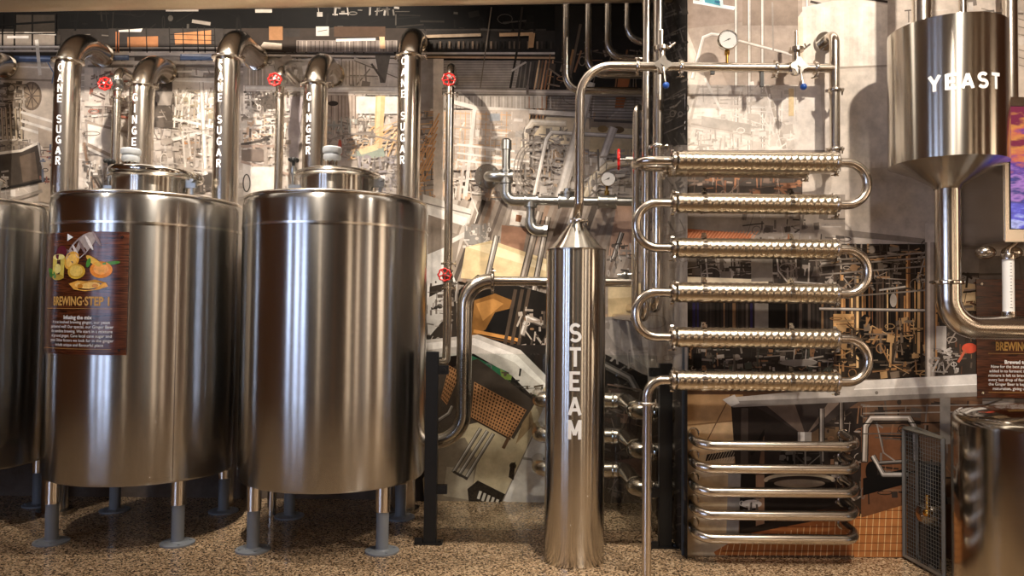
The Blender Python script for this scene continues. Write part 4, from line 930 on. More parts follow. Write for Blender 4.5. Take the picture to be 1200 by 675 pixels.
# ------------------------------------------------------------------ tall columns with lettering
def letters_on(parent, txt, cx, cy, R, a, ztop, pitch, size, name='lettering'):
    for i, ch in enumerate(txt):
        if ch == ' ': continue
        b = MB()
        z = ztop - i * pitch
        stroke_text(b, ch, size, 0, 0, lambda x, y, k, z=z: ring_pt((cx, cy), R + .002 + k * 1e-4, a + x / R, z + y))
        obj('letter', b, M_WHITE, parent, smooth=0, fix=False)
def column(px, ytop, word, yletter, pitch_px, label, yclamp, DC=5.6, zb=0.0, group='steel feed columns behind the tanks'):
    r = .091; p = P(px, ytop, DC); cx = p.x; zt = p.z - r
    t = thing('ingredient_column', (cx, DC, zb), label, 'pipe', group)
    obj('pipe', MB().pipe([(cx, DC, zb), (cx, DC, zt), (cx, WB - .022, zt)], r, min(.30, WB - .05 - DC), 36, 18), M_STEEL, t)
    obj('wall_collar', MB().lathe([(r, 0), (r + .012, 0), (r + .012, .02), (r, .02)], (cx, WB - .045, zt), (0, 1, 0), 36), M_POLISH, t)
    zc = P(px, yclamp, DC - r).z
    obj('pipe_clamp', clamp_mb((cx, DC, zc), (0, 0, 1), r * .93, (1, -.35, 0), .012), M_STEEL, t)
    if word:
        zl = P(px, yletter, DC - r).z; s_ = (DC - r) / FPX
        letters_on(t, word, cx, DC, r, math.atan2(-DC, -cx) - math.radians(31), zl, pitch_px * s_, 9.6 * s_)
    if zb == 0: obj('foot_flange', MB().lathe([(r, .03), (r + .035, .03), (r + .035, 0), (0, 0)], (cx, DC, 0), (0, 0, 1), 36), M_STEELD, t)
    return t
column(81, 27, 'CANE SUGAR', 79, 12.3, 'steel column lettered CANE SUGAR, leftmost full one, left of the tank with the information panel', 68, 5.70)
column(168, 53, 'GINGER', 114, 13.2, 'shorter steel column lettered GINGER, standing behind the lid of the tank with the information panel', 97, 5.80, TT - .002)
column(268, 22, 'CANE SUGAR', 76, 13.0, 'steel column lettered CANE SUGAR, rising between the two front tanks', 64, 5.56, TT - .002)
column(371, 50, 'GINGER', 113, 12.8, 'shorter steel column lettered GINGER, behind the plain-fronted tank', 95, 5.66, TT - .002)
column(481, 20, 'CANE SUGAR', 71, 13.1, 'steel column lettered CANE SUGAR, rightmost, beside the plain-fronted tank', 62, 5.86)
column(-18, 52, None, 0, 0, 'steel column whose elbow alone shows at the left edge of the photo', 110, 5.92, TT - .002)

# thin pipes with red handwheels
def valve_pipe(px, ytop, wheel, label, zb_py=None, second=None):
    D = 5.72; r = .032; p = P(px, ytop, D); zt = p.z - r; cx = p.x
    zb = (TT - .002 if px < 200 else 0) if zb_py is None else P(px, zb_py, D).z
    t = thing('valve_pipe', (cx, D, zb), label, 'pipe', 'thin pipes with red handwheels')
    if second is None:
        obj('pipe', MB().pipe([(cx, D, zb), (cx, D, zt), (cx, WB - .018, zt)], r, .10, 22, 10), M_STEEL, t)
    else:
        obj('pipe', MB().pipe([(cx - .10, D - .12, zb), (cx, D - .05, zb), (cx, D, zb + .12), (cx, D, zt), (cx, WB - .018, zt)], r, [.05, .05, .10], 22, 10), M_STEEL, t)
    def valve(wx, wy, below):
        z = P(px, wy, D).z; wp = P(wx, wy, D - .13)
        bb = MB().lathe([(r, -.05), (r * 1.35, -.045), (r * 1.35, -.032), (r * 1.1, -.028), (r * 1.45, 0), (r * 1.1, .028), (r * 1.35, .032), (r * 1.35, .045), (r, .05)], (cx, D, z - .01), (0, 0, 1), 22)
        bb.cyl((cx, D, z), (wp.x, wp.y + .02, wp.z), .016, 12).cyl((cx + (wp.x - cx) * .35, D - .045, z), (cx + (wp.x - cx) * .6, D - .075, z), .026, 6)
        vb = obj('valve_body', bb, M_GALV, t)
        handwheel(t, wp, (0.12, -1, 0.05), .045, 'red handwheel')
        zc = P(px, below, D).z
        obj('pipe_clamp', clamp_mb((cx, D, zc), (0, 0, 1), r, (1, -.3, 0), .010), M_STEEL, t)
    valve(wheel[0], wheel[1], wheel[1] + 17)
    if second: valve(second[0], second[1], second[1] - 13); obj('pipe_clamp', clamp_mb((cx, D, P(px, second[1] + 16, D).z), (0, 0, 1), r, (1, -.3, 0), .010), M_STEEL, t)
    return t
valve_pipe(138, 75, (123, 98), 'thin pipe with a red handwheel between the first CANE SUGAR and GINGER columns')
valve_pipe(329, 72, (322, 93), 'thin pipe with a red handwheel left of the second GINGER column')
valve_pipe(528, 70, (526, 93), 'thin pipe with two red handwheels, standing free to the right of the plain tank', 425, (521, 322))

# overhead duct
a = P(-150, 0, 5.45); b_ = P(775, 0, 5.18); zc = P(0, 15, 5.46).z + .115
o = obj('overhead_duct', MB().cyl((a.x, 5.46, zc), (XR + .0, 5.28, zc + .075), .125, 40), M_BEAM, origin=((a.x + b_.x) / 2, 5.4, zc))
tag(o, 'thick horizontal steel duct running along the top of the recessed wall', 'duct')

# nested bent pipes in the upper corner
def nested(px, py, label, D=5.75, r=.030):
    a = P(px, -60, D); c = P(px, py, D); e = P(757, py, D)
    t = obj('ceiling_pipe', MB().pipe([(a.x, D, a.z + .5), (c.x, D, c.z), (XR, D, c.z)], r, .13, 20, 10), M_STEELD, origin=(c.x, D, c.z))
    tag(t, label, 'pipe', 'nested pipes bending down from above')
nested(663, 106, 'outermost and lowest of the nested pipes bending in from above')
nested(689, 87, 'second nested bent pipe, dropping down just behind the arch of the steam line')
nested(712, 68, 'third nested bent pipe, just above the steam line')
nested(735, 49, 'innermost and smallest of the nested bent pipes')

# vertical riser pipes beside the return wall
def riser(px0, D, r, ytop, ybot, label, top=None):
    p = P(px0, 200, D); zt = P(px0, ytop, D).z; zb = P(px0, ybot, D).z
    t = thing('riser_pipe', (p.x, D, zb), label, 'pipe', 'riser pipes beside the hose coil')
    cs = [(XR - .004, D + .10, zb), (p.x, D + .10, zb), (p.x, D, zb + .15), (p.x, D, zt)]
    if top: cs.append((p.x + .09, D, zt)); 
    obj('pipe', MB().pipe([(p.x, WB - .01 if top != 2 else D + .2, zb), (p.x, D, zb), (p.x, D, zt)] + ([(p.x + .07, D + .12, zt)] if top else []), r, [.09, .05] if top else .09, 22, 10), M_STEEL, t)
    return t, p
r1_, p1_ = riser(757, 5.08, .030, -60, 372, 'left one of the two tall risers crossing behind the valves of the steam line')
r2_, p2_ = riser(771, 5.02, .037, -60, 360, 'thicker right one of the two tall risers crossing behind the valves of the steam line')
obj('pipe_clamp', clamp_mb((p2_.x, 5.02, P(771, 172, 5.02).z), (0, 0, 1), .040, (1, -.4, 0), .014), M_STEEL, r2_)
r3_, p3_ = riser(745, 5.15, .024, 124, 372, 'short thin riser, leftmost, with a red handwheel on its side', 1)
zz = P(725, 187, 5.15).z
obj('valve_stem', MB().cyl((p3_.x, 5.15, zz), (p3_.x - .12, 5.15, zz), .010, 12).cyl((p3_.x - .02, 5.15, zz), (p3_.x - .07, 5.15, zz), .020, 6), M_GALV, r3_)
handwheel(r3_, (P(725, 187, 5.15).x, 5.15, zz), (1, -.15, 0), .062, 'red handwheel seen edge-on')

# galvanised water line on the recessed wall
DG = 5.95; g = lambda x, y: P(x, y, DG)
gal = thing('galvanised_water_line', P(577, 207, WB), 'grey galvanised pipe run with tees and a wall flange, above the steam column', 'pipe')
fl = P(571, 207, WB - .022)
fb = wall_flange(fl, .105, .012)
wf = obj('wall_flange', fb, M_STEEL, gal)
bb = MB()
for k in range(4):
    t_ = PI / 4 + k * PI / 2; bb.cyl(fl + V((.08 * math.cos(t_), -.012, .08 * math.sin(t_))), fl + V((.08 * math.cos(t_), -.024, .08 * math.sin(t_))), .011, 6)
obj('flange_bolts', bb, M_GALV, wf)
rg = .034
c1 = g(593, 207); c2 = g(594, 235)
obj('elbow_pipe', MB().pipe([(fl.x + .02, WB - .01, fl.z), (fl.x + .02, DG, c1.z), (c1.x, DG, c1.z)], .045, .07, 22, 10), M_GALV, gal)
def tee(c, dirs, r=.046, L=.05):
    b = MB().sph(c, r * 1.02, 14)
    for d in dirs:
        d = V(d); b.cyl(c, c + d * L, r, 22); b.lathe([(r * .8, L - .012), (r * 1.16, L - .012), (r * 1.16, L + .004), (r * .8, L + .004)], c, d, 22)
    return b
obj('cross_fitting', tee(c1, ((1, 0, 0), (-1, 0, 0), (0, 0, 1), (0, 0, -1))), M_GALV, gal)
zt = g(592, 167).z
obj('upper_pipe', MB().cyl(c1, (c1.x, DG, zt), rg, 22).lathe([(.0, .03), (.03, .028), (.042, .015), (.043, -.06), (.034, -.062)], (c1.x, DG, zt), (0, 0, 1), 22), M_GALV, gal)
obj('elbow_fitting', MB().pipe([c1 + V((0, 0, -.06)), (c1.x, DG, c2.z), (c1.x + .14, DG, c2.z)], .045, .07, 22, 10), M_GALV, gal)
obj('main_pipe', MB().cyl((c1.x + .05, DG, c2.z), (XR, DG, c2.z), rg, 22), M_GALV, gal)
ct = g(622, 236); ct.z = c2.z
obj('tee_fitting', tee(ct, ((1, 0, 0), (-1, 0, 0), (0, 0, -1))), M_GALV, gal)
cl = g(622, 270)
obj('drop_pipe', MB().pipe([ct, (ct.x, DG, cl.z), (ct.x + .13, DG, cl.z)], rg, .06, 22, 10), M_GALV, gal)
obj('elbow_fitting', MB().pipe([(ct.x, DG, cl.z + .09), (ct.x, DG, cl.z), (ct.x + .10, DG, cl.z)], .045, .065, 22, 10).lathe([(.0, .10), (.05, .10), (.05, .13), (0, .13)], (ct.x, DG, cl.z), (1, 0, 0), 8), M_GALV, gal)
c4 = g(665, 236); c4.z = c2.z
obj('capped_tee', tee(c4, ((1, 0, 0), (-1, 0, 0), (0, 0, 1)), .052, .07).lathe([(0, .10), (.03, .10), (.03, .075), (.045, .075), (.045, .06), (0, .06)], c4, (0, 0, 1), 8), M_GALV, gal)
c5 = g(711, 237); c5.z = c2.z
gt_ = obj('gauge_tee', tee(c5, ((1, 0, 0), (-1, 0, 0)), .052, .07), M_GALV, gal)
gc = g(712, 210)
gg = gauge(gal, gc + V((0, -.02, 0)), .062)
obj('gauge_stem', MB().cyl(c5, (c5.x, DG, gc.z - .05), .010, 12).lathe([(.012, .055), (.02, .055), (.02, .085), (.012, .085)], c5, (0, 0, 1), 6), M_BRASS, gal, label='brass stem')

# transfer pipe bending round beside the plain tank
DT = 5.45
h1, h2, h3 = P(640, 329, DT), P(545, 329, DT), P(545, 517, DT)
tp = thing('transfer_pipe', (h3.x, DT, h3.z), 'steel pipe turning from beside the steam column down and back behind the plain tank', 'pipe')
obj('bent_pipe', MB().pipe([(h2.x + .20, DT, h2.z), (h2.x, DT, h2.z), (h2.x, DT, h3.z), (h2.x - .285, DT, h3.z)], .055, [.19, .20], 28, 14), M_STEEL, tp)
obj('straight_pipe', MB().cyl((h2.x + .2, DT, h2.z), (P(739, 331, DT).x, DT, h2.z), .034, 24), M_STEEL, tp, label='thinner straight run')
obj('pipe_clamp', clamp_mb((h2.x + .20, DT, h2.z), (1, 0, 0), .055, (0, -.3, 1), .012), M_STEEL, tp)
vx = P(732, 326, DT).x
obj('small_valve', MB().sph((vx, DT, h2.z + .05), .032, 12).cyl((vx - .05, DT, h2.z + .05), (vx + .06, DT - .02, h2.z + .055), .015, 12).cyl((vx + .04, DT - .02, h2.z + .02), (vx + .04, DT - .02, h2.z + .09), .008, 8), M_GALV, tp)

# ------------------------------------------------------------------ triple elbowed drain pipes
for i, (yl, yr, lab) in enumerate(((466, 471, 'uppermost of the three elbowed pipes running behind the steam column'), (508, 512, 'middle one of the three elbowed pipes running behind the steam column'), (547, 552, 'lowest of the three elbowed pipes running behind the steam column'))):
    Dr, Df, r = 5.85, 5.22, .062
    pl, pr = P(633, yl + 1, Dr), P(732, yr, Dr); z = (pl.z + pr.z) / 2
    t = thing('elbowed_pipe', (pl.x, Dr, z), lab, 'pipe', 'three elbowed pipes behind the steam column')
    obj('rear_pipe', MB().pipe([(pl.x, WB - .018, z), (pl.x, Dr, z), (pr.x, Dr, z), (pr.x, Dr - .1, z)], r, .085, 28, 10), M_STEEL, t)
    obj('middle_pipe', MB().cyl((pr.x, Dr - .1, z), (pr.x, Df + .1, z), r, 28), M_STEEL, t)
    obj('front_pipe', MB().pipe([(pr.x, Df + .1, z), (pr.x, Df, z), (XR, Df, z)], r * .95, .085, 28, 10), M_STEEL, t)
    rb = MB()
    for c, ax in (((pl.x + .10, Dr, z), (1, 0, 0)), ((pr.x - .10, Dr, z), (1, 0, 0)), ((pr.x, Df + .10, z), (0, 1, 0)), ((pr.x + .10, Df, z), (1, 0, 0))): rb.torus(c, ax, r, .006, 28, 8)
    obj('weld_rings', rb, M_POLISH, t)
    obj('wall_collar', MB().lathe([(r, 0), (r + .016, 0), (r + .016, .02), (r, .02)], (XR - .022, Df, z), (1, 0, 0), 28), M_STEELD, t)

# ------------------------------------------------------------------ steam column and steam line
sp_ = V((.405, 4.76, 0)); rs = .187
zs = P(677, 291, sp_.y - rs + .02).z; za = P(677, 262, sp_.y).z
st = thing('steam_column', sp_, 'tall brushed steel cylinder with a cone top, lettered STEAM down its front', 'vessel')
obj('body', MB().lathe([(0, 0), (rs - .004, 0), (rs, .006), (rs, 1.0), (rs, zs - .004), (rs - .004, zs), (0, zs)], sp_, (0, 0, 1), 72), M_VESSEL, st)
obj('cone', MB().lathe([(rs - .002, zs - .002), (rs * .72, zs + (za - zs) * .30), (.05, zs + (za - zs) * .95), (.040, za), (.040, za + .03), (0, za + .03)], sp_, (0, 0, 1), 72), M_VESSEL, st)
obj('shoulder_ring', MB().lathe([(rs - .002, zs - .006), (rs + .003, zs - .004), (rs + .003, zs + .004), (rs - .004, zs + .006)], sp_, (0, 0, 1), 72), M_STEELD, st)
zl = P(674, 390, sp_.y - rs).z; k_ = (sp_.y - rs) / FPX
letters_on(st, 'STEAM', sp_.x, sp_.y, rs, math.radians(-95), zl, 28.2 * k_, 22.5 * k_)

DH = 4.70
hl = P(720, 77, DH); hr = P(978, 81, DH); hz = (hl.z + hr.z) / 2
sl = thing('steam_line', (sp_.x, DH, za + .03), 'steel steam pipe arching from the cone top to the wall, with two blue-tipped valves', 'pipe')
sl_x = P(679, 200, DH).x
obj('arched_pipe', MB().pipe([(sp_.x, sp_.y, za + .02), (sl_x, DH, za + .12), (sl_x, DH, hz), (hr.x, DH, hz)], .030, [.02, .20], 24, 14), M_STEEL, sl)
zt = P(976, 39, DH).z; zlow = P(979, 176, DH).z
obj('drop_pipe', MB().pipe([(hr.x, DH, zlow - .06), (hr.x, DH, zt), (hr.x, WR - .012, zt)], .031, .07, 24, 12), M_STEEL, sl)
obj('wall_collar', wall_flange((hr.x, WR - .022, zt), .062, .010), M_POLISH, sl)
def ycl(x, y, ax, wing, r=.032, D=DH):
    p = P(x, y, D); obj('pipe_clamp', clamp_mb(p, ax, r, wing, .011), M_STEEL, sl)
obj('pipe_clamp', clamp_mb((sl_x, DH, P(678, 259, DH).z), (0, 0, 1), .033, (1, -.2, 0), .010), M_STEEL, sl)
for x in (747, 798, 909, 956): 
    xx = P(x, 78, DH).x; obj('pipe_clamp', clamp_mb((xx, DH, hz), (1, 0, 0), .032, (0, -.3, 1 if x == 747 else -1), .011), M_STEEL, sl)
for y in (106, 175): obj('pipe_clamp', clamp_mb((hr.x, DH, P(979, y, DH).z), (0, 0, 1), .032, (1, -.3, 0), .011), M_STEEL, sl)
def butterfly(x):
    c = V((P(x, 78, DH).x, DH, hz))
    vb = obj('valve_body', MB().lathe([(0, -.05), (.040, -.05), (.044, -.04), (.044, .02), (.034, .026), (0, .026)], c, (0, 1, 0), 28).cyl(c + V((-.05, 0, 0)), c + V((.05, 0, 0)), .036, 22), M_POLISH, sl)
    up = MB().cyl(c, c + V((0, 0, .12)), .024, 20).lathe([(.02, .105), (.046, .105), (.046, .128), (.02, .128)], c, (0, 0, 1), 22).cyl(c + V((0, 0, .12)), c + V((0, 0, .235)), .012, 14)
    up.cyl(c + V((.045, -.01, .118)), c + V((.085, -.01, .150)), .006, 8).cyl(c + V((.06, -.01, .13)), c + V((.05, -.01, .155)), .005, 8)
    obj('bonnet', up, M_STEEL, vb)
    fp = MB()
    pts = []
    for i in range(24):
        t_ = 2 * PI * i / 24; rr = .046 * (1 + .22 * math.cos(4 * t_)); pts.append(c + V((rr * math.cos(t_), -.056, rr * math.sin(t_))))
    fp.rings([[p + V((0, .008, 0)) for p in pts], pts]); fp.cyl(c + V((0, -.064, 0)), c + V((0, -.05, 0)), .012, 6)
    obj('face_plate', fp, M_PLATE, vb)
    obj('lever', MB().sweep([c + V((0, -.062, -.02)), c + V((.004, -.075, -.07)), c + V((.010, -.085, -.13))], .0065, 10), M_STEEL, vb)
    obj('lever_knob', MB().sph(c + V((.012, -.088, -.145)), .021, 14), M_BLUE, vb, label='blue ball knob')
butterfly(775); butterfly(933)
gc = V((P(852, 48, DH).x, DH, P(852, 48, DH).z))
gauge(sl, gc + V((0, -.02, 0)), .064)
obj('gauge_stem', MB().cyl((gc.x, DH, hz + .02), (gc.x, DH, gc.z - .05), .009, 12).lathe([(.01, 0), (.017, 0), (.017, .03), (.01, .03)], (gc.x, DH, gc.z - .088), (0, 0, 1), 6), M_BRASS, sl, label='brass stem')
bx_ = P(835, 87, DH).x
obj('pipe_bracket', MB().box((bx_ - .012, DH - .012, hz - .045), (bx_ + .012, DH + .012, hz - .028)), M_BLACK, sl)
obj('pipe_bracket', MB().box((P(893, 95, DH).x - .012, DH - .01, hz - .12), (P(893, 95, DH).x + .008, DH + .014, hz - .028)), M_BLACK, sl)

# ------------------------------------------------------------------ braided hose coil
DF, DB = 4.48, 4.68
yc = [189.5, 239, 291.5, 343.5, 396, 446.5]
xl, xr = P(793, 300, DF).x, P(977, 300, DF).x
zr = [P(885, y, DF).z for y in yc]
coil = thing('hose_coil', (P(757, 600, DF).x, DF, 0), 'serpentine of braided steel hoses joined by U-bends, dropping to the floor on its left', 'hose coil')
RH, RU = .0605, .028
def braid(L, th):
    return RH * (1 + .022 * math.sin(2 * PI * L / .040 + 3 * th) + .006 * math.sin(2 * PI * L / .014 - 4 * th)) 
proto = None
def hose(z, D, x0, x1, first=None):
    n = 230
    h = obj('braided_hose', MB().sweep([(x0 + (x1 - x0) * i / n, D, z) for i in range(n + 1)], RH, 30, True, braid), M_HOSE, coil, origin=(x0, D, z), smooth=80)
    for f in ((.17, .72) if first is None else first):
        xx = x0 + (x1 - x0) * f
        hc = MB().lathe([(RH * 1.0, -.012), (RH * 1.07, -.012), (RH * 1.07, .012), (RH * 1.0, .012)], (xx, D, z), (1, 0, 0), 30)
        hc.box((xx - .014, D - .030, z + RH), (xx + .014, D - .004, z + RH + .016)).cyl((xx - .001, D - .038, z + RH + .012), (xx - .001, D + .012, z + RH + .012), .007, 8).box((xx - .012, D - .022, z + RH + .010), (xx + .010, D - .002, z + RH + .030))
        obj('band_clamp', hc, M_POLISH, h)
    return h
for k in range(6): hose(zr[k], DF, xl, xr, (.17, .72) if k else ())
hose(zr[0], DB, xl - .02, xr - .10, (.3,))
zmid = zr[0]
def cl2(x, z, D=DF, s_=1): obj('pipe_clamp', clamp_mb((x, D, z), (1, 0, 0), .046, (0, -.35, s_), .013), M_STEEL, coil)
for k in range(6): cl2(xl - .022, zr[k], DF, 1 if k % 2 else -1); cl2(xr + .012, zr[k], DF, -1)
cl2(xl - .04, zr[0], DB, 1); cl2(xr - .09, zr[0], DB, -1)
ub = lambda nm, pts, bd: obj(nm, MB().pipe(pts, RU, bd, 22, 14), M_STEEL, coil)
xo = P(1016.5, 240, DF).x; xi = P(745.5, 300, DF).x
for k in (0, 2, 4): ub('u_bend', [(xr, DF, zr[k]), (xo, DF, zr[k]), (xo, DF, zr[k + 1]), (xr, DF, zr[k + 1])], .1295)
for k in (1, 3): ub('u_bend', [(xl - .01, DF, zr[k]), (xi, DF, zr[k]), (xi, DF, zr[k + 1]), (xl - .01, DF, zr[k + 1])], .1295)
ub('u_bend', [(xl - .01, DF, zr[0]), (xi + .01, DF, zr[0]), (xi + .01, DB, zr[0]), (xl - .04, DB, zr[0])], .099)
ub('inlet_elbow', [(xr - .10, DB, zr[0]), (hr.x, DB + .02, zr[0]), (hr.x, DB + .02, zr[0] + .05)], .05)
xd = P(758, 560, DF).x
ub('drop_pipe', [(xl - .01, DF, zr[5]), (xd, DF, zr[5]), (xd, DF, 0.0)], .10)
obj('pipe_clamp', clamp_mb((xd, DF, P(757, 473, DF).z), (0, 0, 1), .030, (1, -.3, 0), .009), M_STEEL, coil)

# ------------------------------------------------------------------ five horizontal rails on the forward wall
DRl = 4.66
order = ['topmost', 'second from the top', 'middle', 'fourth from the top', 'lowest']
for k, y in enumerate((523.5, 550.5, 578, 605, 632.5)):
    z = P(910, y - .8, DRl).z; x0 = P(813, y, DRl).x; x1 = P(1012, y, DRl).x
    t = thing('wall_rail', ((x0 + x1) / 2, WR, z), 'bent steel pipe rail on the forward wall, %s of the five' % order[k], 'pipe rail', 'five pipe rails under the hose coil')
    obj('rail', MB().pipe([(x0 + .045, WR - .003, z + .05), (x0, DRl, z), (x1, DRl, z), (x1 - .045, WR - .003, z + .05)], .031, .10, 24, 12), M_STEEL, t)
    for x in (x0 + .045, x1 - .045): obj('weld_ring', MB().torus((x, WR - .02, z + .045), (0, 1, 0), .033, .004, 24, 8), M_POLISH, t)

# ------------------------------------------------------------------ yeast vessel
DY = 4.36; yx = P(1110, 180, DY).x; ry = .312
ztop = P(1110, 13, DY - ry).z; zcb = P(1110, 180, DY - ry).z; zap = P(1112, 220, DY).z
yv = thing('yeast_vessel', (yx, DY, zap), 'hanging brushed steel hopper with a conical bottom, lettered YEAST', 'vessel')
obj('body', MB().lathe([(ry - .02, ztop - .05), (ry - .012, ztop), (ry, ztop), (ry, (ztop + zcb) / 2), (ry, zcb)], (yx, DY, 0), (0, 0, 1), 96), M_VESSEL, yv, origin=(yx, DY, zcb))
obj('cone', MB().lathe([(ry, zcb + .001), (ry * .62, zcb + (zap - zcb) * .40), (.085, zap + .012), (.072, zap - .01)], (yx, DY, 0), (0, 0, 1), 96), M_VESSEL, yv)
obj('top_plate', MB().lathe([(ry - .015, ztop - .03), (0, ztop - .03)], (yx, DY, 0), (0, 0, 1), 64), M_STEELD, yv)
pm = P(1134, 94, DY - ry)
av = math.atan2(pm.y - DY, pm.x - yx)
dd = ray(1134, 94); ox, oy = -yx, -DY; A = dd.x ** 2 + dd.y ** 2; B = 2 * (ox * dd.x + oy * dd.y); C_ = ox * ox + oy * oy - ry * ry
tt = (-B - math.sqrt(B * B - 4 * A * C_)) / (2 * A); pm = CAM + dd * tt; av = math.atan2(pm.y - DY, pm.x - yx)
for i_, ch in enumerate('YEAST'):
    lb = MB(); stroke_text(lb, ch, .088, (i_ - 2) * .080, 0, lambda x, y, k: ring_pt((yx, DY), ry + .002 + k * 1e-4, av + x / ry, pm.z + y), .21, 1.1)
    obj('letter', lb, M_WHITE, yv, smooth=0, fix=False)
for px, r, nm in ((1080, .055, 'feed_pipe'), (1128, .022, 'feed_pipe')):
    p = P(px, 10, DY + .05); obj(nm, MB().cyl((p.x, DY + .05, ztop - .04), (p.x, DY + .05, H), r, 24), M_STEEL, yv)
ze = P(1150, 384, DY).z
obj('outlet_pipe', MB().pipe([(yx, DY, zap + .01), (yx, DY, ze), (yx + 1.3, DY, ze)], .068, .17, 32, 16), M_STEEL, yv)
obj('pipe_clamp', clamp_mb((yx, DY, P(1112, 331, DY).z), (0, 0, 1), .066, (-1, -.2, 0), .012), M_POLISH, yv)

# long pipe at the right
p = P(1184, 60, 4.72)
o = obj('ceiling_pipe', MB().cyl((p.x, 4.72, P(1184, 125, 4.72).z), (p.x, 4.72, H), .043, 28), M_STEEL, origin=(p.x, 4.72, 2.8))
tag(o, 'single straight vertical pipe between the YEAST hopper and the right edge', 'pipe')

# ------------------------------------------------------------------ display screen box
x0, xq = 2.845, 3.55; yf = 4.33
zb_ = P(1174, 283, yf).z; zt_ = P(1174, 113, yf).z
dis = thing('display_screen', ((x0 + xq) / 2, WR, zb_), 'wall-mounted steel box with a glowing purple and orange screen, at the right edge', 'screen')
fr = .062
obj('casing', MB().box((x0, yf, zb_), (xq, WR - .003, zt_)), M_STEEL, dis, bevel=.006)
sx0 = P(1183.5, 200, yf).x; sz0, sz1 = P(1184, 268, yf).z, P(1184, 125, yf).z
obj('bezel', MB().box((sx0 - .004, yf - .004, sz0 - .004), (xq - .05, yf - .0005, sz1 + .004)), M_BLACK, dis)
def screen_mat():
    mt, nt, b = new_mat('screen_picture')
    tc = node(nt, 'ShaderNodeTexCoord'); mp = node(nt, 'ShaderNodeMapping'); mp.inputs['Rotation'].default_value = (0, math.radians(38), 0); mp.inputs['Scale'].default_value = (1.6, 1, 5)
    nz = node(nt, 'ShaderNodeTexNoise'); nz.inputs['Scale'].default_value = 3.4; nz.inputs['Detail'].default_value = 5
    nt.links.new(tc.outputs['Object'], mp.inputs[0]); nt.links.new(mp.outputs[0], nz.inputs['Vector'])
    sx = node(nt, 'ShaderNodeSeparateXYZ'); nt.links.new(tc.outputs['Object'], sx.inputs[0])
    ad = node(nt, 'ShaderNodeMath', operation='MULTIPLY_ADD'); ad.inputs[1].default_value = .75; nt.links.new(sx.outputs['Z'], ad.inputs[0])
    sc_ = node(nt, 'ShaderNodeMath', operation='MULTIPLY'); sc_.inputs[1].default_value = .8; nt.links.new(nz.outputs['Fac'], sc_.inputs[0]); nt.links.new(sc_.outputs[0], ad.inputs[2])
    r = node(nt, 'ShaderNodeValToRGB'); e = r.color_ramp.elements
    cols = [(0.30, '2a2f86'), (.38, 'c3c8ff'), (.44, '5a5ad8'), (.55, '2b2a80'), (.63, 'b87fd0'), (.70, '5b3a9c'), (.78, 'e0705a'), (.86, 'f09a50'), (.94, '8c2f4a')]
    e[0].position, e[0].color = cols[0][0], lin(cols[0][1]); e[1].position, e[1].color = cols[-1][0], lin(cols[-1][1])
    for p_, c_ in cols[1:-1]: k = e.new(p_); k.color = lin(c_)
    nt.links.new(ad.outputs[0], r.inputs[0]); nt.links.new(r.outputs[0], b.inputs['Emission Color']); b.inputs['Emission Strength'].default_value = .8
    b.inputs['Base Color'].default_value = (0.01, .01, .01, 1); b.inputs['Roughness'].default_value = .15
    return mt
obj('screen', MB().quad((sx0, yf - .006, sz0), (xq - .055, yf - .006, sz0), (xq - .055, yf - .006, sz1), (sx0, yf - .006, sz1)), screen_mat(), dis, smooth=0, label='purple and orange lit picture')
# level gauge below it
gx = P(1181.5, 330, 4.40).x; g0, g1 = P(1181, 372, 4.4).z, P(1181, 298, 4.4).z
lg = thing('level_gauge', (gx, 4.40, g0), 'upright cylindrical gauge with a white marked scale, above the outlet pipe of the hopper', 'gauge')
obj('tube', MB().cyl((gx, 4.40, g0 + .03), (gx, 4.40, g1 - .02), .031, 28), M_WHITE, lg, label='white scale tube')
obj('end_cap', MB().lathe([(0, 0), (.036, 0), (.038, .004), (.038, .034), (0, .034)], (gx, 4.40, g0), (0, 0, 1), 28), M_STEEL, lg)
obj('end_cap', MB().lathe([(0, 0), (.038, 0), (.038, .028), (.036, .032), (0, .032)], (gx, 4.40, g1 - .03), (0, 0, 1), 28), M_STEEL, lg)
tb = MB()
for k in range(15):
    z = g0 + .055 + k * (g1 - g0 - .11) / 14; w2 = .5 if k % 5 == 0 else .3
    a1_ = math.radians(-96); pts = [ring_pt((gx, 4.40), .0318, a1_ + w2 * (i / 4 - .5), z) for i in range(5)] + [ring_pt((gx, 4.40), .0318, a1_ + w2 * (i / 4 - .5), z + .003) for i in range(4, -1, -1)]
    tb.quad(*pts)
obj('scale_marks', tb, M_BLACK, lg, smooth=0, fix=False)
obj('feed_elbow', MB().pipe([(gx, 4.40, g1), (gx, 4.40, g1 + .03), (gx + .06, 4.42, zb_ + .0)], .014, .02, 16, 6).sph((gx - .07, 4.5, zb_ - .05), .05, 14, (1.2, 1, .8)).sph((gx + .09, 4.5, zb_ - .05), .05, 14, (1.2, 1, .8)), M_STEEL, lg)

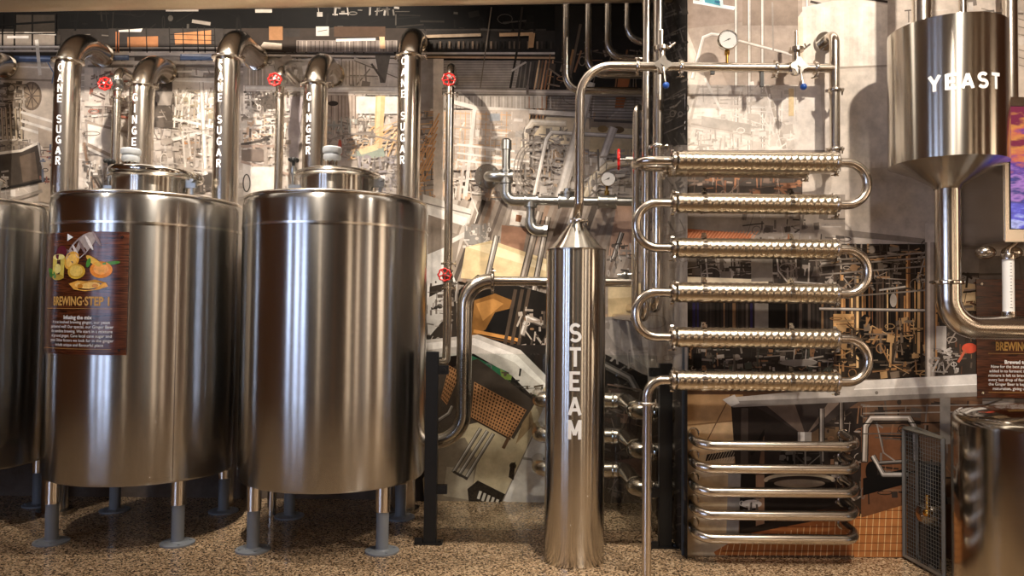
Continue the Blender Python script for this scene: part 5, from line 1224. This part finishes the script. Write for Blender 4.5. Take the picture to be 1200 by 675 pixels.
# ------------------------------------------------------------------ kettle at the right
kx, ky, kr = 2.985, 4.09, .52
kz = P(1200, 505, ky - kr + .02).z
kt = thing('brew_kettle', (kx, ky, 0), 'large bright steel kettle with a shallow domed lid, cut off by the right edge', 'kettle')
obj('body', MB().lathe([(0, .02), (kr - .03, .02), (kr, .05), (kr, kz - .05), (kr - .004, kz - .02), (kr - .02, kz - .004), (kr - .05, kz), (kr - .07, kz - .006)], (kx, ky, 0), (0, 0, 1), 128), M_KETTLE, kt, origin=(kx, ky, 0))
obj('lid', MB().lathe([(kr - .065, kz - .008), (kr - .10, kz + .012), (kr * .5, kz + .045), (.05, kz + .055), (0, kz + .055)], (kx, ky, 0), (0, 0, 1), 96), M_POLISH, kt)
obj('rim', MB().torus((kx, ky, kz - .006), (0, 0, 1), kr - .036, .012, 96, 8), M_POLISH, kt)
obj('base_ring', MB().lathe([(kr - .06, 0), (kr - .04, 0), (kr - .03, .03), (kr - .06, .03)], (kx, ky, 0), (0, 0, 1), 64), M_STEELD, kt)

# ------------------------------------------------------------------ wire mesh guard
ca, cb = P(1059, 502, WR - .03), P(1110, 513, 4.44)
A_ = V((ca.x, WR - .03, 0)); B_ = V((P(1106, 590, 4.44).x, 4.44, 0)); C3 = V((B_.x + .06, WR - .03, 0)); hz_ = ca.z
cg = thing('mesh_guard', A_, 'three-cornered wire mesh guard standing between the wall rails and the kettle', 'guard')
def bar(b, p, q, w_=.012): return b.cyl(p, q, w_ * .8, 4)
fb = MB(); d_ = (B_ - A_).normalized(); nn = V((d_.y, -d_.x, 0))
up = V((0, 0, hz_)); lo = V((0, 0, .02))
for p, q in ((A_ + lo, A_ + up), (B_ + lo, B_ + up), (A_ + lo, B_ + lo), (A_ + up, B_ + up), (C3 + lo, C3 + up), (B_ + up, C3 + up), (A_ + up, C3 + up), (B_ + lo, C3 + lo)): bar(fb, p, q, .016)
obj('frame', fb, M_GUARD, cg, smooth=20)
wm = MB(); L_len = (B_ - A_).length
n = int(L_len / .024)
for i in range(1, n): p = A_ + d_ * (L_len * i / n); wm.cyl(p + lo, p + up, .0016, 4, cap=False)
n = int(hz_ / .024)
for j in range(1, n): z = V((0, 0, .02 + (hz_ - .02) * j / n)); wm.cyl(A_ + z, B_ + z, .0016, 4, cap=False)
obj('wire_mesh', wm, M_GUARD, cg, smooth=0)
obj('top_plate', MB().rings([[A_ + up, B_ + up, C3 + up], [A_ + up + V((0, 0, .006)), B_ + up + V((0, 0, .006)), C3 + up + V((0, 0, .006))]]), M_GALV, cg, smooth=0)

# pump unit seen through the mesh
pc = V((2.60, 4.70, 0))
pu = thing('pump', pc, 'dark pump with a brass fitting standing behind the wire mesh guard', 'pump')
obj('motor', MB().cyl(pc + V((0, -.02, .40)), pc + V((0, -.02, .64)), .065, 24), M_BLACK, pu)
obj('housing', MB().sph(pc + V((0, -.02, .33)), .085, 18), M_STEELD, pu)
obj('stand', MB().box(pc + V((-.04, -.05, 0)), pc + V((.04, .02, .30))), M_BLACK, pu, bevel=.004)
obj('fitting', MB().cyl(pc + V((-.05, -.08, .36)), pc + V((-.05, -.08, .46)), .016, 12).sph(pc + V((-.05, -.08, .35)), .028, 12), M_BRASS, pu, label='brass fitting')

# ------------------------------------------------------------------ glass barrier
gb0, gb1 = V((P(504, 637, 5.06).x, 5.06, 0)), V((P(779, 642, 5.03).x, 5.03, 0))
zg = P(504, 412, 5.06).z
gbr = thing('glass_barrier', (gb0 + gb1) / 2, 'low frameless glass barrier between two black posts in front of the recess', 'barrier')
for i, c in enumerate((gb0, gb1)):
    pb = MB().box(c + V((-.042, -.03, .0)), c + V((.042, .03, zg - (.0 if i == 0 else .06))))
    po = obj('post', pb, M_BLACK, gbr, origin=c, bevel=.003)
    obj('base_plate', MB().box(c + V((-.10, -.045, 0)), c + V((.085, .045, .014))).box(c + V((-.10, -.045, .012)), c + V((-.05, -.02, .045))).cyl(c + V((-.075, -.02, .014)), c + V((-.075, -.02, .026)), .012, 6).cyl(c + V((.065, -.02, .014)), c + V((.065, -.02, .026)), .012, 6), M_BLACK, po, bevel=.002)
    for z in (.36, zg - .12):
        s_ = 1 if i == 0 else -1
        obj('glass_clip', MB().box(c + V((s_ * .035 if s_ > 0 else -.11, -.02, z - .03)), c + V((.11 if s_ > 0 else -.035, .014, z + .03))).cyl(c + V((s_ * .078, -.028, z)), c + V((s_ * .078, -.018, z)), .016, 14), M_BLACK, po, bevel=.002)
obj('glass_pane', MB().box((gb0.x + .055, 5.045, .10), (gb1.x - .055, 5.055, zg - .01)), M_GLASS, gbr, smooth=0)

# pipe seen at the floor between the two front tanks
p = P(265, 590, 5.98)
o = obj('floor_pipe', MB().cyl((p.x, 5.98, 0), (p.x, 5.98, 1.5), .055, 28), M_STEEL, origin=(p.x, 5.98, 0))
tag(o, 'steel pipe rising from the floor behind the gap between the two front tanks', 'pipe')
